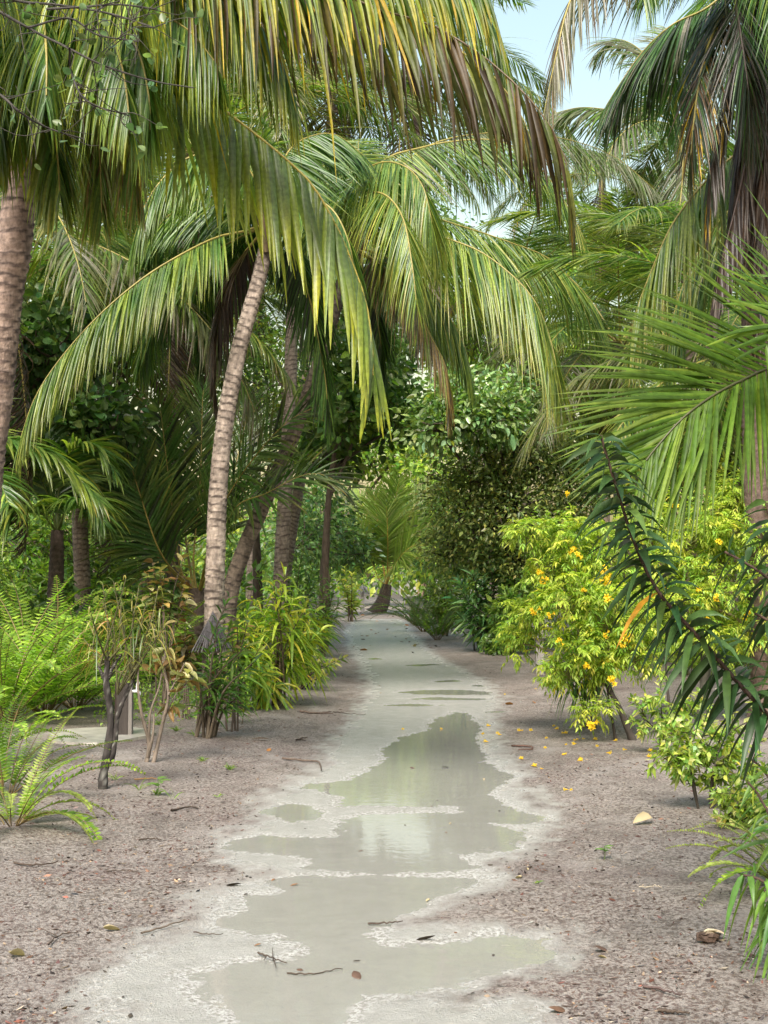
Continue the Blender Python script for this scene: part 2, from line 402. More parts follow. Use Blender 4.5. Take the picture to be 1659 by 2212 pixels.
def frond_leaflets(R, n=85, L=.95, W=.045, N=(0, 0, 1), droop=.5, a0=72, a1=28, lift=0., t0=.16, cols=((GREEN,), (1,)), tip=None, tipamt=.5, seed=0, miss=.03, m=5, jit=.06, side=(1, -1), ragged=.12, hang=.0):
    """leaflets of a feather frond along a rachis; returns (positions [leaflet, row, 3 across, 3], colours, rachis points)"""
    r = np.random.default_rng(seed)
    R = spline(R, 60); T = nrm(np.gradient(R, axis=0)); tt = np.linspace(0, 1, 60)
    allV, allC = [], []
    N = nrm(A(N, dtype=float))
    for sd in side:
        t = np.clip(np.linspace(t0, .995, n) + r.normal(0, .25 / n, n), 0, 1)
        t = t[r.random(n) > miss]; k = len(t)
        p = np.stack([np.interp(t, tt, R[:, j]) for j in range(3)], 1)
        tg = nrm(np.stack([np.interp(t, tt, T[:, j]) for j in range(3)], 1))
        S = nrm(np.cross(tg, N)); NN = np.cross(S, tg)
        ln = L * np.interp(t, [0, .12, .4, .75, .92, 1], [.5, .8, 1, .82, .55, .35]) * np.exp(r.normal(0, ragged, k))
        a = np.radians(np.interp(t, [0, 1], [a0, a1]) + r.normal(0, 5, k))[:, None]
        lf = lift + r.normal(0, .12, k)[:, None]
        d = nrm(np.cos(a) * tg + np.sin(a) * (sd * S * np.cos(lf) + NN * np.sin(lf)) + r.normal(0, jit, (k, 3)) + hang * A([0, 0, -1.0]))
        dr = droop * np.exp(r.normal(0, .25, k))[:, None] * np.where(r.random(k) < .07, 2.6, 1)[:, None]
        tw = r.normal(0, .25, k)[:, None]
        rows = np.linspace(0, 1, m + 1); seg = ln[:, None] / m
        c = p + NN * 0.0; V = []
        for j in range(m + 1):
            w = nrm(tg - d * (tg * d).sum(1, keepdims=True)); nn = np.cross(d, w)
            w, nn = w * np.cos(tw) + nn * np.sin(tw), nn * np.cos(tw) - w * np.sin(tw)
            hw = .5 * W * np.interp(rows[j], [0, .15, .5, .8, 1], [.45, 1, .95, .55, .06]) * np.interp(t, [0, .8, 1], [1, .9, .55])[:, None]
            V.append(np.stack([c - w * hw, c + nn * hw * .45, c + w * hw], 1))
            d = nrm(d + A([0, 0, -1.0]) * dr * (.35 + .9 * rows[j]) * (2.2 / m))
            c = c + d * seg
        V = np.stack(V, 1)                                      # k, rows, 3, 3
        ci = r.choice(len(cols[0]), k, p=A(cols[1]) / sum(cols[1]))
        cc = A(cols[0])[ci] * np.exp(r.normal(0, .16, (k, 1)))
        C = np.repeat(cc[:, None], m + 1, 1)
        if tip is not None:
            ta = np.clip(tipamt * np.exp(r.normal(0, .7, k)), 0, 1)[:, None, None] * sstep(.25, 1, rows)[None, :, None]
            C = C * (1 - ta) + A(tip) * ta
        allV.append(V); allC.append(np.repeat(C[:, :, None], 3, 2))
    return np.concatenate(allV), np.concatenate(allC), R
def strip_faces(k, rows):
    base = (np.arange(k) * rows * 3)[:, None, None] + (np.arange(rows - 1) * 3)[None, :, None] + np.arange(2)[None, None]
    return np.stack([base, base + 1, base + 4, base + 3], -1).reshape(-1, 4)
def rachis(b, R, r0=.022, r1=.005, col=(.24, .2, .05), m=1):
    rr = np.interp(np.linspace(0, 1, len(R)), [0, .04, .2, 1], [r0 * 1.9, r0 * 1.25, r0, r1])
    tube(b, R[::2], rr[::2], A(col), 6, m, .7)
def frond(parent, origin, R, rach=(.24, .2, .05), mats=None, separate=False, r0=.021, **kw):
    V, C, Rp = frond_leaflets(R, **kw)
    mats = mats or [M_PALM, M_STALK]
    b = Buf()
    if separate:                                                 # midrib is the part, each leaflet a sub-part
        rachis(b, Rp, r0, col=rach, m=0)
        fo = mk('frond', b, [mats[1]], parent, origin)
        for v, c in zip(V, C):
            lb = Buf(); lb.add(v.reshape(-1, 3), strip_faces(1, v.shape[0]), c.reshape(-1, 3))
            mk('leaflet', lb, [mats[0]], fo, origin)
        return fo
    b.add(V.reshape(-1, 3), strip_faces(V.shape[0], V.shape[1]), C.reshape(-1, 3), 0)
    rachis(b, Rp, r0, col=rach)
    return mk('frond', b, mats, parent, origin)

def palm_trunk(parent, origin, pts, r0, r1, seed=0, tone=(.36, .29, .245), dark=(.085, .06, .05), ring=.085, darkness=0.0, swell=1.5, top_dark=.25):
    """ringed trunk: each leaf scar is a raised lip with a dark cut below it"""
    r = np.random.default_rng(seed)
    c = spline(pts, 40); Ln = np.linalg.norm(np.diff(c, axis=0), axis=1).sum()
    k = int(Ln / ring) + 1; sub = 5; n = 18
    c = spline(pts, k * sub + 1); u = np.linspace(0, 1, len(c))
    T = nrm(np.gradient(c, axis=0)); U = nrm(np.cross(T, A([0, 1.0, .01]))); Wv = np.cross(T, U)
    a = np.linspace(0, 2 * np.pi, n, endpoint=False)
    ph = u * k
    off = (.22 * np.sin(a[None] + r.random() * 6) + .1 * np.sin(2 * a[None] + ph[:, None] * .9) + .1 * r.normal(size=(1, n)))
    f = (ph[:, None] + off) % 1.0; cell = np.floor(ph[:, None] + off).astype(int) % 997
    cr = r.random((997, n)); c1 = r.random(997)
    lip = np.where(f < .82, f / .82, 1 - (f - .82) / .18)
    rad = np.interp(u, [0, .05, .13, 1], [r0 * swell, r0 * 1.12, r0, r1])[:, None] * (1 + .075 * lip * (.6 + .8 * c1[cell]) + .02 * r.normal(size=(len(u), n)))
    V = c[:, None] + (U[:, None] * np.cos(a)[None, :, None] + Wv[:, None] * np.sin(a)[None, :, None]) * rad[..., None]
    cut = np.clip(sstep(.62, .78, f) * (c1[cell] * 1.3 + cr[cell, np.arange(n)[None]] * .9 - .25), 0, 1)
    patch = sstep(.5, .72, N1(a[None] * 2.2 + seed, ph[:, None] * .55)) * .8
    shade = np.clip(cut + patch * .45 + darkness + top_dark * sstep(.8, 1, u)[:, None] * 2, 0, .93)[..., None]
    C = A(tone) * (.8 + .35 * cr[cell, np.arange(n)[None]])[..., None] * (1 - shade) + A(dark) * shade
    i = np.arange(len(u) - 1)[:, None] * n; j = np.arange(n)[None]; j2 = (j + 1) % n
    b = Buf(); b.add(V.reshape(-1, 3), np.stack([i + j, i + j2, i + n + j2, i + n + j], -1).reshape(-1, 4), C.reshape(-1, 3))
    return mk('trunk', b, M_TRUNK, parent, origin)
def crown_boss(parent, origin, top, r=.16, seed=0, nfib=14):
    """swollen heart of sheaths and fibre where the fronds leave the trunk"""
    q = np.random.default_rng(seed); b = Buf()
    for i in range(nfib):
        a = q.random() * 6.28; d = A([math.cos(a), math.sin(a), 0])
        p0 = top + d * r * .5 - A([0, 0, .35]); p1 = top + d * r * .9; p2 = top + d * r * (1.2 + q.random()) + A([0, 0, .3 + .25 * q.random()])
        tube(b, spline([p0, p1, p2], 6), np.linspace(.06, .025, 6), A([.12, .085, .045]) * (.5 + q.random()), 6, 0, .5)
    return mk('crown_heart', b, M_BARK, parent, origin)

LUSH = ((GREEN, MID, YGRN), (4, 3, .7)); LIT = ((MID, YGRN, GREEN, A([.28, .27, .06])), (4, 3, 2, .6)); DULL = ((GREEN, MID, DARK), (3, 1, 2))
AUT = ((A([.08, .1, .02]), A([.13, .14, .022]), A([.07, .042, .012]), A([.1, .08, .02]), A([.28, .17, .012]), A([.035, .022, .008])), (3.2, 2, 2.2, .8, .9, 1.8)); DEAD = ((A([.075, .045, .03]), A([.11, .08, .06]), A([.04, .026, .02])), (3, 1, 3)); GREYG = ((A([.13, .15, .075]), GREY, MID), (2.5, 1, 1.2))

# --- palm at the left edge, whose crown hangs over the path
base = P(-75, 1671, 10.6); base[2] = 0
pa = thing('coconut_palm', 'nearest coconut palm, ringed trunk at the left edge, long fronds over the path', 'palm tree', base, 'coconut palms')
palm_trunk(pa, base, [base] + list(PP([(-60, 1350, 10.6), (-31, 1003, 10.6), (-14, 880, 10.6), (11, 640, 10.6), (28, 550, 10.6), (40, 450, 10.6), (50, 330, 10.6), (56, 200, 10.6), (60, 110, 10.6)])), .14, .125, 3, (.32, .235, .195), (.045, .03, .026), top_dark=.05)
KA = P(60, 120, 10.6); crown_boss(pa, base, KA, .17, 1)
k0 = (60, 120, 10.6)
frond(pa, base, PP([k0, (150, 60, 10.3), (260, 90, 10.1), (350, 155, 10), (425, 195, 9.9), (500, 250, 9.8), (565, 300, 9.7), (625, 350, 9.65), (675, 400, 9.6), (720, 475, 9.5), (750, 540, 9.5), (790, 650, 9.45), (805, 760, 9.4), (806, 835, 9.4)]), rach=(.38, .3, .05),
      n=75, L=1.12, W=.056, hang=1.3, droop=.35, a0=70, a1=30, cols=((A([.16, .23, .08]), A([.13, .2, .04]), YGRN), (3, 2, 1)), tip=(.42, .4, .02), tipamt=.5, seed=21, separate=True)
frond(pa, base, PP([k0, (250, -80, 9.5), (500, -110, 8.8), (700, -30, 8.4), (830, 25, 8.2), (920, 48, 8.1), (1005, 95, 8), (1080, 150, 8), (1130, 200, 7.9), (1180, 255, 7.9), (1210, 320, 7.9), (1230, 370, 7.9), (1238, 450, 7.9)]), rach=(.1, .07, .035), mats=[M_NEAR, M_STALK],
      n=74, L=.9, W=.037, hang=1.2, droop=.6, a0=55, a1=22, cols=AUT, tip=(.035, .021, .007), tipamt=.8, seed=22, ragged=.22, separate=True)
frond(pa, base, PP([k0, (180, -100, 9.6), (350, -180, 9.0), (550, -140, 8.6), (760, -120, 8.3), (930, -90, 8.1), (1050, -30, 8.0)]), rach=(.3, .25, .05),
      mats=[M_NEAR, M_STALK], n=160, L=1.12, W=.029, hang=1.2, droop=.6, a0=50, a1=22, cols=((MID, A([.15, .21, .028]), A([.22, .24, .02]), A([.4, .27, .015]), GREEN), (3, 3, .8, .5, 4.5)), tip=(.5, .34, .01), tipamt=.32, seed=23, ragged=.2)
for i, (pts, kw) in enumerate([
    ([k0, (400, -250, 10.5), (800, -170, 10.4), (1035, 0, 10.3), (1080, 90, 10.3), (1106, 170, 10.3), (1112, 250, 10.3)], dict(L=.8, droop=.9, cols=LUSH, tip=BRN)),
    ([k0, (260, -60, 10.2), (520, -70, 9.6), (720, 0, 9.2), (850, 40, 9.0), (960, 90, 8.9), (1050, 150, 8.9), (1110, 220, 8.9), (1150, 310, 8.9), (1165, 400, 8.9)], dict(L=.85, droop=1.0, cols=AUT, tip=(.04, .025, .008), tipamt=.8, mats=[M_NEAR, M_STALK])),
    ([k0, (20, 40, 10), (-40, 30, 9.4), (-90, 100, 9), (-110, 220, 8.8)], dict(L=1.0, droop=1.1, cols=LUSH, tip=YGRN)),
    ([k0, (110, 0, 9.9), (170, -10, 9.2), (230, 50, 8.7), (265, 150, 8.4), (280, 260, 8.3)], dict(L=.95, droop=1.3, cols=LUSH, tip=(.3, .3, .03))),
    ([k0, (130, 60, 11), (215, 110, 11.4), (270, 210, 11.6), (290, 320, 11.7), (295, 430, 11.7)], dict(L=.9, droop=1.0, cols=((MID, YGRN, A([.3, .2, .05])), (2, 2, 2)), tip=BRN)),
    ([k0, (90, 180, 10.1), (118, 290, 9.9), (130, 420, 9.8)], dict(L=.8, droop=1.0, cols=LIT, tip=(.4, .3, .04))),
    ([k0, (35, 150, 10.0), (5, 230, 9.8), (-15, 330, 9.7)], dict(L=.8, droop=1.0, cols=LUSH, tip=(.35, .3, .04))),
    ([k0, (150, 20, 10.0), (300, 20, 9.3), (400, 60, 8.9), (470, 140, 8.7)], dict(L=1.05, droop=1.3, cols=LUSH, tip=(.35, .33, .03))),
    ([k0, (110, -60, 9.8), (190, -150, 9.0), (260, -120, 8.3), (310, -10, 7.8)], dict(L=1.05, droop=1.3, cols=((MID, YGRN), (2, 2)), tip=(.4, .35, .03))),
    ([k0, (30, -120, 10.2), (-10, -200, 9.4), (-30, -160, 8.6), (-20, -40, 8)], dict(L=1.05, droop=1.2, cols=LUSH, tip=(.35, .3, .03))),
    ([k0, (60, -150, 11), (80, -300, 11.6), (110, -350, 12.5)], dict(L=.9, droop=.5, cols=LUSH)),
    ([k0, (160, -30, 11.5), (290, 0, 12.5), (380, 100, 13.2), (420, 230, 13.5)], dict(L=.95, droop=1.0, cols=LIT, tip=YEL)),
    ([k0, (0, -40, 11.5), (-90, -60, 12.5), (-160, 60, 13.3)], dict(L=.95, droop=.9, cols=LUSH)),
    ([k0, (140, -20, 9.7), (220, 0, 9.0), (290, 90, 8.6), (320, 200, 8.5), (325, 300, 8.5)], dict(L=1.0, droop=1.3, cols=LUSH, tip=(.33, .33, .03))),
    ([k0, (80, 20, 9.7), (90, 20, 9.0), (100, 110, 8.6), (100, 220, 8.5)], dict(L=.9, droop=1.3, cols=LUSH, tip=(.3, .3, .03))),
    ([k0, (200, -60, 9.8), (380, -60, 9.3), (520, 10, 9.0), (600, 110, 8.9), (640, 220, 8.9)], dict(L=1.05, droop=1.3, cols=LUSH, tip=(.4, .34, .02))),
    ([k0, (150, 100, 11.2), (200, 200, 11.8), (215, 330, 12), (220, 470, 12.1)], dict(L=.9, droop=1.0, cols=((MID, YGRN, BRN), (3, 2, 1)), tip=(.35, .25, .05)))]):
    frond(pa, base, PP(pts), seed=40 + i, W=.028, n=130, hang=.95, **{'tipamt': .28, **kw, 'droop': kw['droop'] * .6})

# --- the pale ringed palm beside the path
base = P(463, 1525, 16); base[2] = 0
pb = thing('coconut_palm', 'pale ringed coconut palm leaning slightly right, standing upright just left of the path', 'palm tree', base, 'coconut palms')
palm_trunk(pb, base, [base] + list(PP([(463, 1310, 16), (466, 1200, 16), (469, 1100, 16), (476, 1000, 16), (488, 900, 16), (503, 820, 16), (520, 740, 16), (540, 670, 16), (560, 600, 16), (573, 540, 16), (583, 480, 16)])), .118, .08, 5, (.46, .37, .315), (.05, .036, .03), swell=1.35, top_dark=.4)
crown_boss(pb, base, P(583, 485, 16), .16, 2)
k0 = (585, 480, 16)
for i, (pts, kw) in enumerate([
    ([k0, (525, 500, 15.8), (470, 512, 15.6), (400, 545, 15.4), (310, 600, 15.2), (215, 680, 15), (130, 775, 14.9), (75, 860, 14.8), (40, 960, 14.8)], dict(L=1.0, droop=.85, cols=((MID, YGRN, GREEN), (3, 2, 1)), tip=(.25, .25, .04), n=175)),
    ([k0, (635, 540, 16.3), (668, 640, 16.6), (690, 740, 16.7), (704, 830, 16.8), (712, 930, 16.8)], dict(L=.75, droop=.8, cols=DULL, a1=18)),
    ([k0, (520, 560, 16.3), (480, 650, 16.4), (460, 760, 16.4), (468, 860, 16.4)], dict(L=.8, droop=1.0, cols=DEAD, a1=15)),
    ([k0, (520, 430, 16.4), (430, 430, 16.8), (350, 480, 17), (300, 570, 17.2)], dict(L=.95, droop=.9, cols=LUSH)),
    ([k0, (600, 380, 16.2), (640, 310, 16.5), (720, 290, 16.8), (790, 340, 17)], dict(L=.9, droop=.6, cols=LUSH)),
    ([k0, (540, 370, 16), (470, 330, 15.8), (390, 350, 15.6), (320, 430, 15.5), (285, 530, 15.5)], dict(L=1.0, droop=.9, cols=LUSH, tip=YGRN)),
    ([k0, (575, 340, 16), (560, 240, 16)], dict(L=.7, droop=.1, cols=LIT, lift=.4)),
    ([k0, (650, 430, 15.7), (715, 450, 15.5), (755, 530, 15.4), (770, 640, 15.4)], dict(L=.9, droop=.9, cols=LUSH)),
    ([k0, (520, 520, 17), (470, 600, 17.5), (440, 700, 17.8), (430, 790, 17.9)], dict(L=.8, droop=.9, cols=DULL, a1=16)),
    ([k0, (640, 540, 16.8), (690, 640, 17.2), (705, 740, 17.4)], dict(L=.8, droop=.9, cols=DULL)),
    ([k0, (470, 540, 16.8), (390, 600, 17.3), (330, 700, 17.6), (300, 800, 17.8)], dict(L=.9, droop=.9, cols=LUSH)),
    ([k0, (560, 400, 17.2), (520, 360, 18.2), (480, 400, 19)], dict(L=.9, droop=.7, cols=LUSH))]):
    frond(pb, base, PP(pts), **{**dict(seed=70 + i, W=0.026, n=135, hang=0.85), **kw, 'droop': kw['droop'] * .5})

# --- the palm whose trunk leans hard to the right behind it
base = P(480, 1487, 18.5); base[2] = 0
pg = thing('coconut_palm', 'coconut palm with trunk leaning hard to the right, behind the pale ringed palm', 'palm tree', base, 'coconut palms')
palm_trunk(pg, base, [base] + list(PP([(497, 1290, 18.5), (522, 1200, 18.5), (560, 1110, 18.5), (590, 1040, 18.5), (625, 960, 18.5), (655, 880, 18.5), (690, 780, 18.5), (715, 700, 18.5), (737, 620, 18.5), (757, 545, 18.5)])), .108, .08, 9, (.2, .155, .125), (.03, .022, .02), swell=1.35, top_dark=.35)
crown_boss(pg, base, P(758, 540, 18.5), .17, 3)
k0 = (760, 530, 18.5)
for i, (pts, kw) in enumerate([
    ([k0, (830, 500, 18), (900, 498, 17.6), (965, 515, 17.3), (1040, 545, 17.1), (1110, 598, 16.9), (1155, 650, 16.8), (1180, 705, 16.8), (1200, 780, 16.7), (1210, 865, 16.7)], dict(L=1.5, droop=.85, cols=LIT, tip=(.34, .3, .05), tipamt=.35, n=175)),
    ([k0, (745, 440, 18), (775, 378, 17.6), (830, 350, 17.2), (880, 363, 16.9), (912, 400, 16.7), (928, 455, 16.6), (940, 530, 16.6)], dict(L=1.35, droop=.8, cols=LIT, tip=(.34, .3, .05), tipamt=.35, n=175)),
    ([k0, (770, 420, 19.3), (830, 345, 19.6), (905, 320, 20), (980, 305, 20.3), (1070, 303, 20.6), (1140, 335, 20.9), (1200, 405, 21), (1250, 490, 21), (1282, 570, 21)], dict(L=1.15, droop=.8, cols=LIT, n=175)),
    ([k0, (820, 570, 18), (880, 625, 17.6), (930, 725, 17.4), (965, 800, 17.3), (972, 900, 17.3)], dict(L=.8, droop=.7, cols=((BRN, A([.3, .2, .07]), YGRN, GREY), (2, 2, 1, 1)), a1=15)),
    ([k0, (900, 470, 19.5), (1000, 490, 19.8), (1105, 525, 20), (1180, 555, 20.2), (1230, 600, 20.3), (1280, 655, 20.4), (1298, 720, 20.4), (1302, 800, 20.4)], dict(L=1.35, droop=.8, cols=LIT, n=175)),
    ([k0, (690, 480, 18.6), (640, 500, 18.7), (610, 570, 18.8)], dict(L=.9, droop=.8, cols=LUSH)),
    ([k0, (800, 620, 18.8), (820, 720, 19), (832, 810, 19)], dict(L=.8, droop=.7, cols=DULL)),
    ([k0, (840, 560, 19.2), (900, 620, 19.4), (950, 720, 19.5), (962, 820, 19.5)], dict(L=.9, droop=.8, cols=((GREY, DARK), (1, 2)))),
    ([k0, (700, 400, 18.3), (660, 370, 18), (600, 390, 17.7), (560, 460, 17.5)], dict(L=.9, droop=.8, cols=LUSH)),
    ([k0, (790, 430, 17.5), (830, 420, 16.5), (870, 470, 15.9), (890, 570, 15.6), (900, 660, 15.5)], dict(L=1.1, droop=1.0, cols=LIT, tip=(.34, .3, .05), tipamt=.35)),
    ([k0, (800, 560, 18.2), (870, 580, 17.9), (940, 640, 17.8), (1000, 740, 17.8), (1020, 820, 17.8)], dict(L=1.0, droop=.9, cols=LIT)),
    ([k0, (900, 330, 20), (1080, 285, 21), (1220, 300, 21.5), (1330, 340, 22), (1425, 420, 22)], dict(L=1.15, droop=.8, cols=GREYG)),
    ([k0, (770, 400, 18.5), (775, 300, 18.6)], dict(L=.8, droop=.1, lift=.4, cols=LIT))]):
    frond(pg, base, PP(pts), **{**dict(seed=100 + i, W=0.0235, n=165, hang=0.95), **kw, 'droop': kw['droop'] * .5})

# --- dark palm at the right edge with dead fronds hanging
base = P(1660, 1566, 14); base[2] = 0
pc = thing('coconut_palm', 'dark coconut palm at the right edge with dead brown fronds hanging down its trunk', 'palm tree', base, 'coconut palms')
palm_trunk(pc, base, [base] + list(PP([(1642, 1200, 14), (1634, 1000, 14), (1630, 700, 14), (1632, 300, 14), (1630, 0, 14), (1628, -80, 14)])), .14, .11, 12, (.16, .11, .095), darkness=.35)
crown_boss(pc, base, P(1628, -70, 14), .18, 4)
k0 = (1628, -70, 14)
for i, (pts, kw) in enumerate([
    ([k0, (1590, -20, 13.2), (1598, 60, 12.9), (1612, 160, 12.8), (1625, 300, 12.8)], dict(L=1.0, droop=.8, cols=((DARK, GREEN, A([.05, .04, .03])), (3, 1, 2)), rach=(.06, .04, .03))),
    ([(1640, 60, 13.6), (1628, 250, 13.4), (1600, 400, 13.3), (1560, 560, 13.2), (1530, 700, 13.2)], dict(L=.85, W=.045, droop=.5, a0=14, a1=8, cols=DEAD, rach=(.08, .05, .04), n=175)),
    ([(1640, 100, 13.6), (1645, 300, 13.4), (1640, 480, 13.3), (1632, 650, 13.2), (1630, 740, 13.2)], dict(L=.85, W=.045, droop=.4, a0=14, a1=8, cols=DEAD, rach=(.08, .05, .04), n=175)),
    ([(1630, 20, 13.7), (1610, 200, 13.5), (1595, 360, 13.4), (1580, 500, 13.4), (1572, 600, 13.4)], dict(L=.8, W=.045, droop=.4, a0=16, a1=8, cols=DEAD, rach=(.06, .04, .03), n=90)),
    ([(1645, 40, 13.6), (1655, 220, 13.3), (1650, 400, 13.2), (1652, 560, 13.1)], dict(L=.8, W=.045, droop=.4, a0=18, a1=8, cols=DEAD, rach=(.06, .04, .03), n=90)),
    ([(1635, 10, 13.5), (1600, 120, 13.2), (1560, 240, 13.1), (1535, 380, 13.0), (1525, 470, 13)], dict(L=.75, W=.04, droop=.5, a0=20, a1=10, cols=((DARK, A([.05, .035, .025]), A([.3, .19, .02])), (3, 4, .5)), rach=(.06, .04, .03), n=80)),
    ([k0, (1530, 15, 14), (1455, 52, 14), (1390, 110, 14.2), (1340, 180, 14.3), (1305, 235, 14.4)], dict(L=1.0, droop=.7, cols=((GREEN, DARK, GREY), (3, 2, 1)))),
    ([k0, (1480, -130, 13), (1350, -120, 12.4), (1265, -60, 12), (1225, 20, 11.9), (1200, 125, 11.8), (1178, 230, 11.8), (1170, 275, 11.8)], dict(L=.9, droop=1.0, cols=((GREY, A([.12, .12, .06]), BRN), (2, 2, 1)), a1=15)),
    ([k0, (1560, 30, 13.3), (1520, 130, 13), (1500, 250, 12.9), (1490, 380, 12.9)], dict(L=.9, droop=.9, cols=((DARK, BRN, YEL, GREEN), (3, 2, .7, 1)))),
    ([k0, (1560, -150, 13.2), (1490, -170, 12.5), (1420, -110, 12), (1390, 0, 11.8)], dict(L=.9, droop=.9, cols=LUSH)),
    ([k0, (1720, -100, 13.4), (1790, -20, 13), (1820, 120, 12.9)], dict(L=.9, droop=.9, cols=LUSH)),
    ([k0, (1640, -150, 12.8), (1660, -160, 11.8), (1670, -80, 11), (1675, 60, 10.6)], dict(L=.9, droop=1.0, cols=LUSH)),
    ([k0, (1560, -40, 15), (1500, 30, 16), (1460, 150, 16.6), (1440, 290, 16.9)], dict(L=1.0, droop=.8, cols=LUSH)),
    ([k0, (1680, 20, 14.5), (1700, 150, 14.8), (1710, 300, 14.9)], dict(L=.9, droop=.8, cols=DULL))]):
    frond(pc, base, PP(pts), **{**dict(seed=130 + i, W=0.025, n=135, hang=0.8), **kw, 'droop': kw['droop'] * .5})

# --- palm below and right of the sky gap
base = P(1490, 1239, 24); base[2] = 0
ps_ = thing('coconut_palm', 'tall palm right of the sky gap with feathery grey-green fronds against the sky', 'palm tree', base, 'coconut palms')
palm_trunk(ps_, base, [base] + list(PP([(1492, 900, 24), (1480, 500, 24), (1462, 275, 24)])), .13, .09, 13, (.26, .2, .17))
k0 = (1460, 270, 24)
for i, pts in enumerate([[k0, (1400, 238, 24), (1330, 238, 24), (1255, 232, 24), (1192, 246, 24)], [k0, (1390, 262, 23), (1335, 298, 22.6), (1305, 360, 22.4)], [k0, (1430, 180, 24), (1385, 110, 24.2), (1330, 85, 24.4), (1285, 120, 24.5)], [k0, (1500, 180, 24), (1550, 130, 24), (1620, 140, 24)],
    [k0, (1475, 350, 23.4), (1468, 450, 23.2), (1455, 530, 23.2)], [k0, (1405, 335, 24.6), (1375, 430, 25), (1365, 530, 25)], [k0, (1540, 280, 23.6), (1600, 350, 23.4), (1625, 460, 23.3)], [k0, (1455, 150, 24.6), (1440, 60, 25)], [k0, (1520, 330, 24.8), (1555, 430, 25.4), (1565, 540, 25.6)]]):
    frond(ps_, base, PP(pts), seed=170 + i, W=.028, n=110, L=.95, droop=.35, hang=.4, cols=GREYG)

# --- palm outside the right edge, its yellow-green frond arching in
base = P(1830, 1239, 15.6); base[2] = 0
pe = thing('coconut_palm', 'coconut palm beyond the right edge, only its yellow-green arching fronds show', 'palm tree', base, 'coconut palms')
palm_trunk(pe, base, [base] + list(PP([(1825, 1000, 15.60), (1810, 500, 15.60), (1800, 290, 15.60)])), .14, .1, 14)
k0 = (1800, 285, 15.60)
for i, (pts, kw) in enumerate([
    ([k0, (1700, 272, 15.34), (1610, 318, 15.08), (1530, 385, 14.95), (1455, 480, 14.82), (1405, 590, 14.82), (1372, 680, 14.82), (1362, 745, 14.82)], dict(L=1.3, droop=.8, cols=LIT, tip=(.33, .29, .06), tipamt=.35, n=175)),
    ([k0, (1690, 380, 15.86), (1580, 450, 16.12), (1500, 560, 16.25), (1455, 680, 16.25), (1440, 770, 16.25)], dict(L=1.3, droop=.8, cols=LIT, n=175)),
    ([k0, (1850, 200, 14.95), (1920, 250, 14.30), (1960, 400, 13.91)], dict(L=1.1, droop=.8, cols=LUSH)),
    ([k0, (1780, 150, 15.60), (1740, 90, 15.86)], dict(L=.8, droop=.3, cols=LUSH)),
    ([k0, (1740, 330, 16.64), (1680, 450, 17.29), (1640, 600, 17.55)], dict(L=1.1, droop=.8, cols=LUSH)),
    ([k0, (1850, 330, 16.38), (1920, 420, 16.90), (1960, 560, 17.16)], dict(L=1.1, droop=.8, cols=LUSH))]):
    frond(pe, base, PP(pts), **{**dict(seed=150 + i, W=0.032, n=160, hang=0.95), **kw, 'droop': kw['droop'] * .5})

# --- young palm outside the right edge, near: its glossy green frond crosses the picture
base = P(1880, 2000, 6.5); base[2] = 0
pk = thing('young_coconut_palm', 'near young palm whose big glossy green frond reaches in from the right edge', 'palm tree', base, 'young palms')
palm_trunk(pk, base, [base] + list(PP([(1880, 1500, 6.6), (1870, 1000, 6.6), (1860, 830, 6.6)])), .09, .07, 15, (.2, .16, .12))
k0 = (1855, 830, 6.6)
SHINY = ((A([.055, .11, .012]), A([.085, .15, .016]), A([.12, .175, .02])), (3, 3, 1))
frond(pk, base, PP([k0, (1740, 778, 6.3), (1654, 798, 6.1), (1610, 818, 6), (1550, 848, 5.9), (1480, 898, 5.8), (1420, 963, 5.75), (1388, 1005, 5.7)]), rach=(.05, .05, .02), r0=.012, mats=[M_NEAR, M_STALK], separate=True,
      n=92, L=.86, W=.0215, N=(.15, -1, .45), droop=.12, a0=58, a1=20, t0=.1, cols=SHINY, tip=(.2, .2, .05), tipamt=.15, seed=200, miss=.01, jit=.03, lift=.1, ragged=.06)
frond(pk, base, PP([k0, (1800, 700, 6.2), (1740, 670, 5.9), (1690, 690, 5.7), (1655, 745, 5.6)]), rach=(.12, .14, .03), n=40, L=.55, W=.03, N=(.15, -1, .4), droop=.12, a0=70, a1=30, cols=SHINY, seed=201, lift=.1, mats=[M_NEAR, M_STALK])
for i, pts in enumerate([[k0, (1900, 650, 6.5), (1980, 560, 6.5), (2080, 600, 6.4)], [k0, (1860, 600, 6.9), (1880, 450, 7.1)], [k0, (1960, 800, 6.2), (2060, 850, 6.0), (2120, 950, 5.9)], [k0, (1900, 760, 7.2), (1950, 760, 7.8), (1990, 850, 8.2)]]):
    frond(pk, base, PP(pts), n=50, L=.6, W=.034, droop=.3, cols=SHINY, seed=205 + i)

